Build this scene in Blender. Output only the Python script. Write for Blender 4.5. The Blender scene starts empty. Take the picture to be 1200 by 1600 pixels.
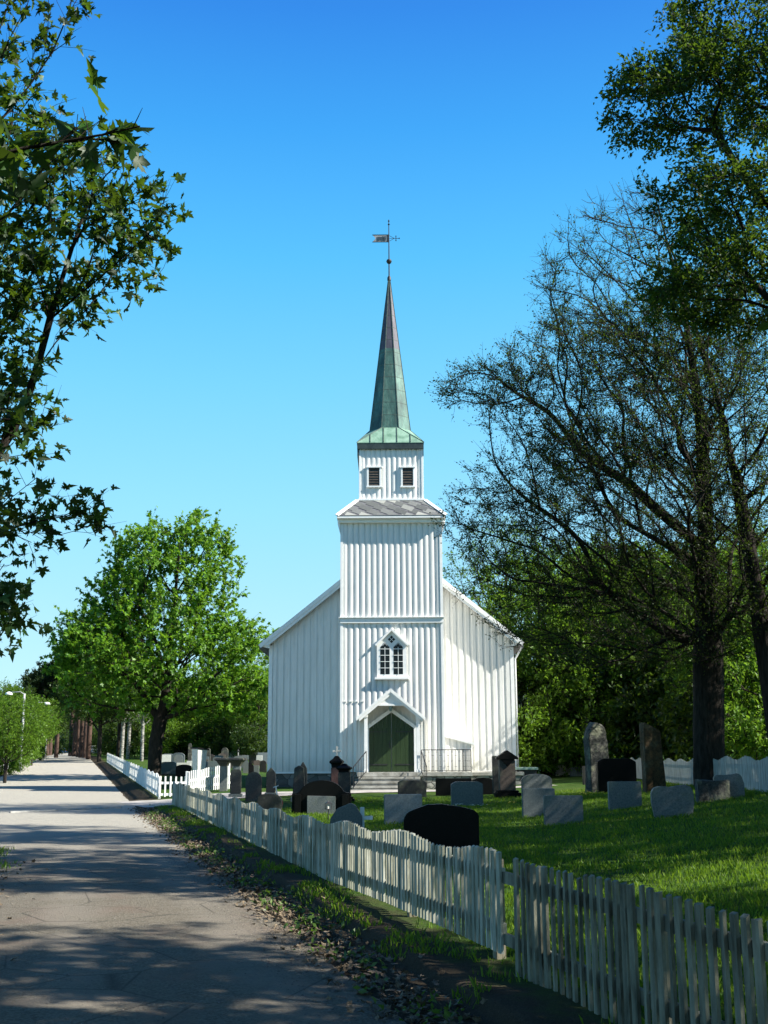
import bpy, bmesh, math, random
import numpy as np
from mathutils import Vector, Matrix

C = bpy.context.scene
COL = C.collection
R = math.radians
# ------------------------------------------------------------------ camera
CAM_Z = 1.6
FPX = 1800.0
PITCH = math.atan(376 / 1800.)
ROLL = R(0.3)
cam_d = bpy.data.cameras.new('camera'); cam = bpy.data.objects.new('camera', cam_d); COL.objects.link(cam)
cam_d.sensor_fit = 'VERTICAL'; cam_d.sensor_height = 32.0; cam_d.lens = 32.0 * FPX / 1600.0
cam_d.clip_start = 0.1; cam_d.clip_end = 3000
cam.matrix_world = Matrix.Translation((0, 0, CAM_Z)) @ Matrix.Rotation(math.pi/2 + PITCH, 4, 'X') @ Matrix.Rotation(-ROLL, 4, 'Z')
C.camera = cam
C.render.resolution_x = 768; C.render.resolution_y = 1024
# ------------------------------------------------------------------ world + sun
SUN_DIR = Vector((1.0, -0.27, 0.85)).normalized()       # towards the sun
EL = math.asin(SUN_DIR.z)
AZ = math.atan2(SUN_DIR.x, SUN_DIR.y)                   # clockwise from +Y
w = bpy.data.worlds.new("World"); C.world = w; w.use_nodes = True
wn = w.node_tree; wn.nodes.clear()
sky = wn.nodes.new('ShaderNodeTexSky'); sky.sky_type = 'NISHITA'; sky.sun_disc = False
sky.sun_elevation = EL; sky.sun_rotation = AZ; sky.altitude = 0; sky.air_density = 1.0; sky.dust_density = 0.3; sky.ozone_density = 2.0
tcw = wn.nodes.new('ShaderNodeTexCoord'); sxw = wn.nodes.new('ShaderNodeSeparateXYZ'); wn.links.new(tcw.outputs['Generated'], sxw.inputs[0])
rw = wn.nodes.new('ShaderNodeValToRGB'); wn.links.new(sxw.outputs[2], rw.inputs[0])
for i, (p, c) in enumerate([(0.0, (.52, .86, .98)), (.10, (.42, .82, 1.0)), (.205, (.30, .79, 1.08)), (.31, (.18, .69, 1.10)), (.41, (.08, .56, 1.06)), (.503, (.028, .39, .98)), (.58, (.010, .25, .86)), (.72, (.02, .10, .42)), (1.0, (.02, .07, .24))]):  # stops above the camera's view darkened to cut fill light from the sky
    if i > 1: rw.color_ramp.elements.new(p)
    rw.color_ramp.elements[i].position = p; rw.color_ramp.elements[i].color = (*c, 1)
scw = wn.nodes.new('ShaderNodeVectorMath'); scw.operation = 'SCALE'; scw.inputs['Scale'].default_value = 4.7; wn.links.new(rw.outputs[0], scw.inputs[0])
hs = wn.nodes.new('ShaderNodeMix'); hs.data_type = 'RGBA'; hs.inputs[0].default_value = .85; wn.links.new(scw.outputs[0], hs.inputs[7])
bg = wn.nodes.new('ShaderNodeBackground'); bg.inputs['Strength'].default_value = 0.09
wo = wn.nodes.new('ShaderNodeOutputWorld')
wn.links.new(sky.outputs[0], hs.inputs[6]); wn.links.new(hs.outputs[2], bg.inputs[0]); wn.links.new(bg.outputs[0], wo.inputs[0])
sd = bpy.data.lights.new('sun', 'SUN'); sd.energy = 5.0; sd.angle = R(0.53); sd.color = (1.0, 0.955, 0.86)
so = bpy.data.objects.new('sun', sd); COL.objects.link(so)
so.rotation_euler = (-SUN_DIR).to_track_quat('-Z', 'Y').to_euler()
C.view_settings.view_transform = 'Standard'; C.view_settings.look = 'None'
C.view_settings.exposure = 1.3; C.view_settings.gamma = 1.0
C.cycles.max_bounces = 6; C.cycles.transparent_max_bounces = 4

# ------------------------------------------------------------------ helpers
def ray(px, py):
    x = px - 600.; y = 800. - py
    c, s = math.cos(ROLL), math.sin(ROLL)
    x, y = x*c + y*s, -x*s + y*c
    c, s = math.cos(PITCH), math.sin(PITCH)
    Y = FPX*c - y*s; Z = FPX*s + y*c
    return x / Y, Z / Y
def at(px, py, Y):
    a, b = ray(px, py); return a * Y, CAM_Z + b * Y
F0 = (0.89, 9.5); U = (-0.2589, 0.9659); N = (0.9659, 0.2589)
def st(x, y): return (x-F0[0])*U[0]+(y-F0[1])*U[1], (x-F0[0])*N[0]+(y-F0[1])*N[1]
def xy(s, t): return F0[0]+s*U[0]+t*N[0], F0[1]+s*U[1]+t*N[1]
def ss(a, b, v):
    v = min(1., max(0., (v-a)/(b-a))); return v*v*(3-2*v)
def ramp(s):
    if s < 36: return 0.
    if s < 125: return .0135*(s-36)
    return .0135*89 + .004*(min(s, 320)-125)
def hgt(x, y):
    s, t = st(x, y)
    left = ramp(s) - .15
    if t < -1.1: return left
    # bank under the fence
    near = 1 - ss(13, 26, s)
    gate = ss(28.5, 30.5, s) * (1 - ss(36.2, 38, s))
    k_near = ss(-.62, -.5, t); k_far = ss(-1.1, -.2, t)
    k = near*(.25*ss(-1.1, -.62, t) + .75*k_near) + (1-near)*k_far
    k = k*(1-gate) + ss(-1.1, 2.2, t)*gate
    rr = ramp(s)
    # inside the churchyard
    f = 1 - ss(-9.5, -5.5, x)
    inner = rr*f + (1-f)*.15*ss(38, 46, y)
    blend = ss(0, 2, t)
    inner = rr*(1-blend) + inner*blend
    sl = .1 + (.045-.1)*ss(29, 49, y)
    inner += sl*max(0., min(x-3., 11.)) * ss(5, 9, y)
    base = -.01 if s > 0 else -.03
    return left + k*(inner + base - left)
def onground(px, py):
    a, b = ray(px, py); Y = 5.
    while Y < 400:
        if CAM_Z + b*Y <= hgt(a*Y, Y): break
        Y += .05
    return a*Y, Y, hgt(a*Y, Y)

def link(o): COL.objects.link(o); return o
def tag(o, label=None, cat=None, group=None, kind=None):
    if label: o['label'] = label
    if cat: o['category'] = cat
    if group: o['group'] = group
    if kind: o['kind'] = kind
    return o
def empty(name, loc=(0, 0, 0), rz=0, label=None, cat=None, group=None):
    o = bpy.data.objects.new(name, None); link(o); o.location = loc; o.rotation_euler = (0, 0, rz)
    o.empty_display_size = .2
    return tag(o, label, cat, group)
def copy_tree(o, parent=None):
    c = o.copy(); COL.objects.link(c); c.parent = parent
    for ch in o.children: copy_tree(ch, c)
    return c

class MB:
    def __init__(s): s.v = []; s.f = []
    def add(s, vs, fs):
        n = len(s.v); s.v += [tuple(p) for p in vs]; s.f += [tuple(i+n for i in f) for f in fs]; return s
    def box(s, x0, x1, y0, y1, z0, z1):
        vs = [(x0,y0,z0),(x1,y0,z0),(x1,y1,z0),(x0,y1,z0),(x0,y0,z1),(x1,y0,z1),(x1,y1,z1),(x0,y1,z1)]
        return s.add(vs, [(0,3,2,1),(4,5,6,7),(0,1,5,4),(1,2,6,5),(2,3,7,6),(3,0,4,7)])
    def prism(s, poly, y0, y1):     # polygon in xz (counter-clockwise seen from -y), extruded y0..y1
        n = len(poly)
        vs = [(x, y0, z) for x, z in poly] + [(x, y1, z) for x, z in poly]
        fs = [tuple(range(n)), tuple(range(2*n-1, n-1, -1))]
        fs += [(i+n, (i+1) % n+n, (i+1) % n, i) for i in range(n)]
        return s.add(vs, fs)
    def bar(s, a, b, wx, wy=None, up=(0, 0, 1)):
        wy = wy or wx; a = Vector(a); b = Vector(b); d = (b-a).normalized()
        u = Vector(up)
        if abs(d.dot(u)) > .95: u = Vector((0, 1, 0))
        x = d.cross(u).normalized(); y = x.cross(d).normalized()
        vs = []
        for p in (a, b):
            for i, j in ((-1,-1),(1,-1),(1,1),(-1,1)): vs.append(p + x*(i*wx/2) + y*(j*wy/2))
        return s.add(vs, [(3,2,1,0),(4,5,6,7),(0,1,5,4),(1,2,6,5),(2,3,7,6),(3,0,4,7)])
    def tube(s, pts, rads, k=8, cap=True):
        pts = [Vector(p) for p in pts]; n = len(pts); base = len(s.v)
        if not hasattr(rads, '__len__'): rads = [rads]*n
        ref = Vector((.12, 1, .07)).normalized()
        for i, p in enumerate(pts):
            d = (pts[min(i+1, n-1)] - pts[max(i-1, 0)]).normalized()
            if abs(d.dot(ref)) > .95: ref = Vector((1, 0, .1)).normalized()
            x = d.cross(ref).normalized(); y = x.cross(d)
            for j in range(k):
                a = 2*math.pi*j/k; s.v.append(tuple(p + (x*math.cos(a)+y*math.sin(a))*rads[i]))
        for i in range(n-1):
            for j in range(k):
                a = base+i*k+j; b = base+i*k+(j+1) % k
                s.f.append((b, a, a+k, b+k))
        if cap:
            s.f.append(tuple(base+j for j in range(k))); s.f.append(tuple(base+(n-1)*k+j for j in reversed(range(k))))
        return s
    def lathe(s, prof, cx=0, cy=0, k=16):     # prof: (r, z) upward
        return s.tube([(cx, cy, z+i*1e-5) for i, (r, z) in enumerate(prof)], [max(r, .001) for r, z in prof], k)
    def build(s, name, mat, parent=None, bevel=0, smooth=False, seg=2, noise=0, sub=0, seed=1):
        me = bpy.data.meshes.new(name); me.from_pydata(s.v, [], s.f)
        bm = bmesh.new(); bm.from_mesh(me)
        bmesh.ops.recalc_face_normals(bm, faces=bm.faces)
        if bevel:
            bmesh.ops.bevel(bm, geom=[e for e in bm.edges if e.calc_face_angle(0) > .35], offset=bevel, segments=seg, affect='EDGES', clamp_overlap=True)
        if sub:
            bmesh.ops.triangulate(bm, faces=[f for f in bm.faces if len(f.verts) > 4])
            bmesh.ops.subdivide_edges(bm, edges=bm.edges[:], cuts=sub, use_grid_fill=True)
        if noise:
            from mathutils import noise as nz
            off = Vector((seed*7.3, seed*3.1, seed*1.7))
            for v in bm.verts:
                v.co += nz.noise_vector(v.co*3.0+off)*noise + nz.noise_vector(v.co*9.0+off)*noise*.45
        bm.to_mesh(me); bm.free()
        if smooth: me.polygons.foreach_set('use_smooth', [True]*len(me.polygons))
        me.materials.append(mat)
        o = bpy.data.objects.new(name, me); link(o); o.parent = parent
        return o

def np_mesh(name, v, f, mat, parent=None, smooth=False):
    """v (n,3), f (m,k) uniform"""
    me = bpy.data.meshes.new(name); m, k = f.shape
    me.vertices.add(len(v)); me.vertices.foreach_set('co', np.ascontiguousarray(v, dtype=np.float32).ravel())
    me.loops.add(m*k); me.loops.foreach_set('vertex_index', np.ascontiguousarray(f, dtype=np.int32).ravel())
    me.polygons.add(m); me.polygons.foreach_set('loop_start', np.arange(0, m*k, k, dtype=np.int32))
    try: me.polygons.foreach_set('loop_total', np.full(m, k, dtype=np.int32))
    except Exception: pass
    if smooth: me.polygons.foreach_set('use_smooth', np.ones(m, dtype=bool))
    me.update(calc_edges=True)
    me.materials.append(mat)
    o = bpy.data.objects.new(name, me); link(o); o.parent = parent
    return o

# ------------------------------------------------------------------ materials
def nm(name):
    m = bpy.data.materials.new(name); m.use_nodes = True; t = m.node_tree; t.nodes.clear()
    return m, t
def N_(t, typ, **kw):
    n = t.nodes.new(typ)
    for k, v in kw.items():
        if k.startswith('i_'): n.inputs[k[2:].replace('_', ' ')].default_value = v
        else: setattr(n, k, v)
    return n
def ramp_node(t, fac, stops):
    r = t.nodes.new('ShaderNodeValToRGB'); e = r.color_ramp.elements
    while len(e) < len(stops): e.new(.5)
    for i, (p, c) in enumerate(stops):
        e[i].position = p; e[i].color = (*c, 1) if len(c) == 3 else c
    t.links.new(fac, r.inputs[0]); return r.outputs[0]
def coords(t, scale=(1, 1, 1), obj=True):
    tc = t.nodes.new('ShaderNodeTexCoord'); mp = t.nodes.new('ShaderNodeMapping'); mp.inputs['Scale'].default_value = scale
    t.links.new(tc.outputs['Object' if obj else 'Generated'], mp.inputs['Vector']); return mp.outputs[0]
def worldpos(t, scale=(1, 1, 1)):
    g = t.nodes.new('ShaderNodeNewGeometry'); mp = t.nodes.new('ShaderNodeMapping'); mp.inputs['Scale'].default_value = scale
    t.links.new(g.outputs['Position'], mp.inputs['Vector']); return mp.outputs[0]
def noise_(t, vec, scale, detail=4, rough=.6):
    n = t.nodes.new('ShaderNodeTexNoise'); n.inputs['Scale'].default_value = scale; n.inputs['Detail'].default_value = detail
    n.inputs['Roughness'].default_value = rough; t.links.new(vec, n.inputs['Vector']); return n.outputs['Fac']
def mixc(t, fac, a, b, mode='MIX'):
    m = t.nodes.new('ShaderNodeMix'); m.data_type = 'RGBA'; m.blend_type = mode
    if isinstance(fac, (int, float)): m.inputs[0].default_value = fac
    else: t.links.new(fac, m.inputs[0])
    for i, c in ((6, a), (7, b)):
        if isinstance(c, tuple): m.inputs[i].default_value = (*c, 1)
        else: t.links.new(c, m.inputs[i])
    return m.outputs[2]
def finish(m, t, col, rough=.7, bump=None, bstr=.3, bdist=.01, metallic=0, spec=.5):
    p = t.nodes.new('ShaderNodeBsdfPrincipled'); o = t.nodes.new('ShaderNodeOutputMaterial')
    if isinstance(col, tuple): p.inputs['Base Color'].default_value = (*col, 1)
    else: t.links.new(col, p.inputs['Base Color'])
    if isinstance(rough, (int, float)): p.inputs['Roughness'].default_value = rough
    else: t.links.new(rough, p.inputs['Roughness'])
    p.inputs['Metallic'].default_value = metallic; p.inputs['Specular IOR Level'].default_value = spec
    if bump is not None:
        b = t.nodes.new('ShaderNodeBump'); b.inputs['Strength'].default_value = bstr; b.inputs['Distance'].default_value = bdist
        t.links.new(bump, b.inputs['Height']); t.links.new(b.outputs[0], p.inputs['Normal'])
    t.links.new(p.outputs[0], o.inputs[0]); return m
def simple(name, a, b=None, scale=6, rough=.7, stretch=(1, 1, 1), bstr=.3, bdist=.01, lo=.35, hi=.65, metallic=0, spec=.5, world=False):
    m, t = nm(name); v = worldpos(t, stretch) if world else coords(t, stretch)
    n = noise_(t, v, scale, 6)
    col = ramp_node(t, n, [(lo, a), (hi, b or a)])
    n2 = noise_(t, v, scale*6, 3)
    return finish(m, t, col, rough, n2, bstr, bdist, metallic, spec)

def mat_paint():
    m, t = nm('white_painted_boards'); v = coords(t, (1, 1, .12))
    n = noise_(t, v, 9, 5); n2 = noise_(t, coords(t), .5, 3)
    c = ramp_node(t, n, [(.3, (.66, .66, .63)), (.6, (.76, .755, .725))])
    c = mixc(t, ramp_node(t, n2, [(.4, (0, 0, 0)), (.75, (.25, .25, .25))]), c, (.54, .53, .48))
    # dirt near the ground
    g = t.nodes.new('ShaderNodeSeparateXYZ'); t.links.new(worldpos(t), g.inputs[0])
    mr = N_(t, 'ShaderNodeMapRange'); mr.inputs['From Min'].default_value = 1.5; mr.inputs['From Max'].default_value = .8
    t.links.new(g.outputs[2], mr.inputs[0])
    mul = N_(t, 'ShaderNodeMath', operation='MULTIPLY'); t.links.new(mr.outputs[0], mul.inputs[0]); t.links.new(n, mul.inputs[1])
    c = mixc(t, mul.outputs[0], c, (.45, .45, .40))
    return finish(m, t, c, .55, noise_(t, coords(t, (1, 1, .15)), 60, 4), .25, .004, spec=.3)
M = {}
M['paint'] = mat_paint()
M['trim'] = simple('white_trim_paint', (.76, .77, .75), (.84, .84, .82), 5, .5, spec=.3, bstr=.1)
def mat_fence():
    m, t = nm('weathered_white_fence'); v = worldpos(t, (1, 1, .15))
    n = noise_(t, v, 14, 6, .7); n2 = noise_(t, worldpos(t), 1.1, 3)
    isl = t.nodes.new('ShaderNodeObjectInfo')
    c = ramp_node(t, n, [(.36, (.15, .145, .10)), (.5, (.36, .36, .29)), (.66, (.60, .59, .51))])
    c = mixc(t, ramp_node(t, n2, [(.42, (0, 0, 0)), (.7, (.55, .55, .55))]), c, (.17, .19, .12))
    c = mixc(t, ramp_node(t, isl.outputs['Random'], [(0, (0, 0, 0)), (1, (.45, .45, .45))]), c, (.20, .21, .17))
    return finish(m, t, c, .75, noise_(t, worldpos(t, (1, 1, .1)), 120, 4), .5, .004, spec=.2)
M['fence'] = mat_fence()
M['fence_old_shaded'] = simple('grey_green_old_fence_painted_shade', (.04, .04, .024), (.25, .245, .18), 9, .8, (1, 1, .2), world=True, bstr=.6)  # worn grey-green, darkened further: tree shade on the near fence painted in
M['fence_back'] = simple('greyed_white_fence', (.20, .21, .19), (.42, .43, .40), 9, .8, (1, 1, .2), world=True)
M['fence_far'] = simple('white_fence_paint', (.62, .63, .60), (.82, .82, .80), 9, .6, (1, 1, .3), spec=.3)
M['oldpost'] = simple('bare_weathered_wood', (.16, .14, .09), (.30, .27, .20), 12, .85, (1, 1, .15), bstr=.6)
M['door'] = simple('green_door_paint', (.016, .034, .010), (.028, .052, .016), 5, .45, (1, 1, .2), spec=.4)
M['louvre'] = simple('dark_brown_louvre', (.02, .015, .010), (.06, .045, .03), 10, .8)
M['iron'] = simple('black_iron', (.012, .012, .014), (.03, .03, .03), 20, .45)
def mat_glass():
    m, t = nm('dark_window_glass'); return finish(m, t, (.012, .015, .018), .08, noise_(t, coords(t), 3, 2), .1, .01)
M['glass'] = mat_glass()
def mat_copper():
    m, t = nm('patinated_copper'); v = worldpos(t)
    g = t.nodes.new('ShaderNodeSeparateXYZ'); t.links.new(v, g.inputs[0])
    n = noise_(t, worldpos(t, (1, 1, .35)), 2.4, 6, .7); n3 = noise_(t, worldpos(t, (1.5, 1.5, .3)), 7, 4)
    green = ramp_node(t, n, [(.3, (.010, .034, .032)), (.5, (.030, .090, .075)), (.68, (.095, .195, .155))])
    green = mixc(t, ramp_node(t, n3, [(.5, (0, 0, 0)), (.75, (.7, .7, .7))]), green, (.05, .075, .06))
    brown = ramp_node(t, n, [(.3, (.018, .018, .03)), (.6, (.065, .06, .08))])
    mr = N_(t, 'ShaderNodeMapRange'); mr.inputs['From Min'].default_value = 20.12; mr.inputs['From Max'].default_value = 20.16
    t.links.new(g.outputs[2], mr.inputs[0])
    c = mixc(t, mr.outputs[0], green, brown)
    return finish(m, t, c, .55, n3, .3, .02, .15)
M['copper'] = mat_copper()
M['seam'] = simple('dark_copper_seam', (.03, .05, .045), (.09, .13, .10), 8, .6)
M['fascia'] = simple('dark_copper_fascia', (.012, .022, .022), (.035, .05, .045), 4, .5)
def mat_slate():
    m, t = nm('grey_slate')
    oi = t.nodes.new('ShaderNodeNewGeometry')
    c = ramp_node(t, oi.outputs['Random Per Island'], [(0, (.075, .08, .078)), (.6, (.14, .145, .14)), (.9, (.21, .215, .20)), (1, (.36, .36, .32))])
    return finish(m, t, c, .6, noise_(t, coords(t), 12, 4), .4, .01)
M['slate'] = mat_slate()
M['roof'] = simple('dark_roof_slate', (.07, .07, .08), (.13, .13, .14), 5, .7)
M['concrete'] = simple('worn_concrete', (.20, .19, .16), (.42, .41, .37), 3, .85, bstr=.6)
def mat_rubble(name='rubble_stone', k=(.06, .065, .06), hi=(.24, .24, .22)):
    m, t = nm(name); v = worldpos(t, (1, 1, 1.7))
    vo = t.nodes.new('ShaderNodeTexVoronoi'); vo.inputs['Scale'].default_value = 2.6; t.links.new(v, vo.inputs['Vector'])
    vd = t.nodes.new('ShaderNodeTexVoronoi'); vd.feature = 'DISTANCE_TO_EDGE'; vd.inputs['Scale'].default_value = 2.6; t.links.new(v, vd.inputs['Vector'])
    bw = t.nodes.new('ShaderNodeRGBToBW'); t.links.new(vo.outputs['Color'], bw.inputs[0])
    c = ramp_node(t, bw.outputs[0], [(.2, k), (.8, hi)])
    c = mixc(t, ramp_node(t, vd.outputs['Distance'], [(.02, (1, 1, 1)), (.07, (0, 0, 0))]), c, (.05, .05, .045))
    return finish(m, t, c, .85, vd.outputs['Distance'], .6, .05)
M['rubble'] = mat_rubble()
def granite(name, a, b, rough=.5, scale=30, lichen=.0, bstr=.2, spec=.3):
    m, t = nm(name); v = coords(t)
    n = noise_(t, v, scale, 5, .75); n2 = noise_(t, v, 2.5, 5, .65)
    c = ramp_node(t, n, [(.35, a), (.65, b)])
    if lichen: c = mixc(t, ramp_node(t, n2, [(.5, (0, 0, 0)), (.68, (lichen,)*3)]), c, (.20, .21, .14))
    return finish(m, t, c, rough, n2 if bstr > .4 else n, bstr, .01 if bstr < .4 else .05, spec=spec)
M['g_light'] = granite('light_grey_granite', (.13, .15, .155), (.23, .26, .265), .45)
M['g_grey'] = granite('grey_granite', (.08, .095, .095), (.17, .185, .185), .5, lichen=.5)
M['g_black'] = granite('black_polished_granite', (.002, .0022, .0022), (.006, .0065, .006), .5, 40, spec=.12)
M['g_dark'] = granite('dark_granite', (.016, .016, .016), (.045, .045, .042), .55, lichen=.5)
M['g_brown'] = granite('brown_granite', (.045, .035, .03), (.10, .078, .065), .6, lichen=.4)
M['g_red'] = granite('red_granite', (.07, .035, .03), (.13, .07, .06), .5)
M['g_rough'] = granite('rough_lichened_stone', (.018, .018, .018), (.08, .08, .07), .9, 12, .8, .9)
M['g_rust'] = granite('rusty_rough_stone', (.03, .02, .012), (.12, .07, .03), .9, 9, .3, .9)
M['g_pale'] = granite('pale_stone', (.42, .42, .38), (.60, .60, .56), .8, 12)
M['g_blue'] = granite('bluish_grey_granite', (.085, .10, .10), (.155, .175, .172), .4)

def mat_ground():
    m, t = nm('churchyard_grass_ground'); v = worldpos(t)
    n = noise_(t, v, .35, 5); n2 = noise_(t, v, 14, 6, .75); n3 = noise_(t, v, 90, 3, .7)
    c = ramp_node(t, n2, [(.3, (.015, .036, .006)), (.55, (.035, .08, .010)), (.75, (.07, .125, .018))])
    c = mixc(t, ramp_node(t, n, [(.45, (0, 0, 0)), (.7, (.45, .45, .45))]), c, (.08, .095, .022))
    dirt = ramp_node(t, n3, [(.3, (.022, .017, .011)), (.7, (.075, .058, .038))])
    # bare bank beside the road: signed distance from the fence line
    sx = t.nodes.new('ShaderNodeVectorMath'); sx.operation = 'DOT_PRODUCT'
    sub = t.nodes.new('ShaderNodeVectorMath'); sub.operation = 'SUBTRACT'; sub.inputs[1].default_value = (F0[0], F0[1], 0)
    t.links.new(v, sub.inputs[0]); t.links.new(sub.outputs[0], sx.inputs[0]); sx.inputs[1].default_value = (N[0], N[1], 0)
    nn = noise_(t, v, 2.2, 5, .7)
    ad = N_(t, 'ShaderNodeMath', operation='MULTIPLY_ADD'); t.links.new(nn, ad.inputs[0]); ad.inputs[1].default_value = 1.4; t.links.new(sx.outputs['Value'], ad.inputs[2])
    f1 = N_(t, 'ShaderNodeMapRange'); f1.inputs['From Min'].default_value = .95; f1.inputs['From Max'].default_value = .35; t.links.new(ad.outputs[0], f1.inputs[0])
    f2 = N_(t, 'ShaderNodeMapRange'); f2.inputs['From Min'].default_value = -7.6; f2.inputs['From Max'].default_value = -6.6; t.links.new(ad.outputs[0], f2.inputs[0])
    mu = N_(t, 'ShaderNodeMath', operation='MULTIPLY'); t.links.new(f1.outputs[0], mu.inputs[0]); t.links.new(f2.outputs[0], mu.inputs[1])
    c = mixc(t, mu.outputs[0], c, dirt)
    return finish(m, t, c, .95, n2, .9, .04, spec=.1)
M['ground'] = mat_ground()
def mat_road():
    m, t = nm('worn_gravelly_asphalt'); v = worldpos(t)
    n = noise_(t, v, 1.0, 6, .65); n2 = noise_(t, v, 40, 5, .8); n3 = noise_(t, v, .25, 4)
    vo = t.nodes.new('ShaderNodeTexVoronoi'); vo.inputs['Scale'].default_value = 55; t.links.new(v, vo.inputs['Vector'])
    bw = t.nodes.new('ShaderNodeRGBToBW'); t.links.new(vo.outputs['Color'], bw.inputs[0])
    c = ramp_node(t, n2, [(.3, (.075, .062, .044)), (.7, (.25, .215, .16))])
    c = mixc(t, .35, c, ramp_node(t, bw.outputs[0], [(.2, (.05, .045, .035)), (.8, (.26, .235, .19))]))
    c = mixc(t, ramp_node(t, n, [(.50, (0, 0, 0)), (.66, (.7, .7, .7))]), c, (.17, .115, .085))
    c = mixc(t, ramp_node(t, n3, [(.4, (0, 0, 0)), (.7, (.5, .5, .5))]), c, (.17, .155, .13))
    dp = t.nodes.new('ShaderNodeVectorMath'); dp.operation = 'DOT_PRODUCT'; t.links.new(v, dp.inputs[0]); dp.inputs[1].default_value = (N[0], N[1], 0)
    sn = N_(t, 'ShaderNodeMath', operation='MULTIPLY_ADD'); t.links.new(dp.outputs['Value'], sn.inputs[0]); sn.inputs[1].default_value = 4.3; sn.inputs[2].default_value = 1.1
    si = N_(t, 'ShaderNodeMath', operation='SINE'); t.links.new(sn.outputs[0], si.inputs[0])
    sm = N_(t, 'ShaderNodeMath', operation='MULTIPLY_ADD'); t.links.new(si.outputs[0], sm.inputs[0]); sm.inputs[1].default_value = .18; t.links.new(n, sm.inputs[2])
    c = mixc(t, ramp_node(t, sm.outputs[0], [(.5, (0, 0, 0)), (.75, (.6, .6, .6))]), c, (.24, .215, .175))
    vc = t.nodes.new('ShaderNodeTexVoronoi'); vc.feature = 'DISTANCE_TO_EDGE'; vc.inputs['Scale'].default_value = .8; t.links.new(v, vc.inputs['Vector'])
    c = mixc(t, ramp_node(t, vc.outputs['Distance'], [(.0, (.7, .7, .7)), (.012, (0, 0, 0))]), c, (.04, .035, .03))
    # far smooth asphalt is paler
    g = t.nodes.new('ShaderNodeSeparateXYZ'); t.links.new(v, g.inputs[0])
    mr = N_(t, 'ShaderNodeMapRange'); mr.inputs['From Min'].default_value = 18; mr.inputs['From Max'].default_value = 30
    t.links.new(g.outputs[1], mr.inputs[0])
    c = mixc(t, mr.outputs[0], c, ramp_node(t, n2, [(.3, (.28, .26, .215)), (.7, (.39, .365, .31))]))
    return finish(m, t, c, .9, n2, 1., .03, spec=.2)
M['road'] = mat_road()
M['gravel'] = simple('pale_gravel', (.24, .22, .20), (.40, .37, .34), 3, .95, world=True, bstr=.6)
M['grit'] = simple('road_grit_stone', (.07, .06, .05), (.20, .18, .15), 30, .95, world=True)
M['kerb'] = simple('kerb_stone', (.28, .28, .26), (.42, .41, .38), 8, .85, world=True)

def mat_leaf(name, cols, trans=.45, rough=.45, gloss=.06):
    m, t = nm(name)
    g = t.nodes.new('ShaderNodeNewGeometry')
    c = ramp_node(t, g.outputs['Random Per Island'], [(i/(len(cols)-1.), cc) for i, cc in enumerate(cols)])
    n = noise_(t, worldpos(t), .6, 3)
    c = mixc(t, ramp_node(t, n, [(.35, (.0, .0, .0)), (.7, (.22, .22, .22))]), c, tuple(min(1, x*1.5) for x in cols[-1]))
    d = t.nodes.new('ShaderNodeBsdfDiffuse'); tr = t.nodes.new('ShaderNodeBsdfTranslucent'); gl = t.nodes.new('ShaderNodeBsdfGlossy')
    gl.inputs['Roughness'].default_value = rough; gl.inputs['Color'].default_value = (.8, .85, .8, 1)
    t.links.new(c, d.inputs['Color'])
    tc = mixc(t, .55, c, (.30, .50, .03), 'MIX'); t.links.new(mixc(t, .8, c, tc), tr.inputs['Color'])
    a = t.nodes.new('ShaderNodeMixShader'); a.inputs[0].default_value = trans; t.links.new(d.outputs[0], a.inputs[1]); t.links.new(tr.outputs[0], a.inputs[2])
    b = t.nodes.new('ShaderNodeMixShader'); b.inputs[0].default_value = gloss; t.links.new(a.outputs[0], b.inputs[1]); t.links.new(gl.outputs[0], b.inputs[2])
    o = t.nodes.new('ShaderNodeOutputMaterial'); t.links.new(b.outputs[0], o.inputs[0]); return m
M['l_maple'] = mat_leaf('maple_leaves', [(.035, .105, .008), (.085, .22, .012), (.15, .31, .015)], .5, .5, .03)
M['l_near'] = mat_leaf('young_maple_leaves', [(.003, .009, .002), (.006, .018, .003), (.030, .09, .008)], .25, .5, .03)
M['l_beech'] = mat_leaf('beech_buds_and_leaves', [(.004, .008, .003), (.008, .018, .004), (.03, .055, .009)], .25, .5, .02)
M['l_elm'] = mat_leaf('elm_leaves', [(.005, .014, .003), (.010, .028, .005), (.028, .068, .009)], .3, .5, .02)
M['l_bg'] = mat_leaf('spring_leaves', [(.026, .070, .006), (.065, .15, .010), (.12, .22, .015)], .45, .5, .02)
M['l_bgdark'] = mat_leaf('deep_green_leaves', [(.008, .022, .006), (.016, .038, .008), (.03, .06, .012)], .3, .5, .02)
M['l_pine'] = mat_leaf('pine_needles', [(.005, .014, .005), (.010, .024, .008), (.022, .04, .012)], .1, .5, .02)
M['litter'] = simple('dry_leaf_litter', (.05, .034, .02), (.20, .155, .10), 40, .9, world=True)
def mat_bark(name, a, b, sc=(1, 1, .18), scale=14, bstr=.9):
    m, t = nm(name); n = noise_(t, worldpos(t, sc), scale, 6, .7)
    return finish(m, t, ramp_node(t, n, [(.35, a), (.65, b)]), .9, n, bstr, .04, spec=.15)
M['bark'] = mat_bark('dark_bark', (.010, .009, .007), (.038, .031, .025))
M['bark_pine'] = mat_bark('reddish_pine_bark', (.035, .022, .018), (.12, .075, .058), (1, 1, .3), 5)
M['bark_birch'] = mat_bark('white_birch_bark', (.02, .02, .02), (.42, .41, .37), (.6, .6, 1.6), 4.5, .3)
M['twig'] = mat_bark('twig_bark', (.03, .022, .018), (.075, .055, .045))
M['lamp_metal'] = simple('grey_painted_steel', (.30, .31, .32), (.38, .39, .40), 5, .5)
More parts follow.
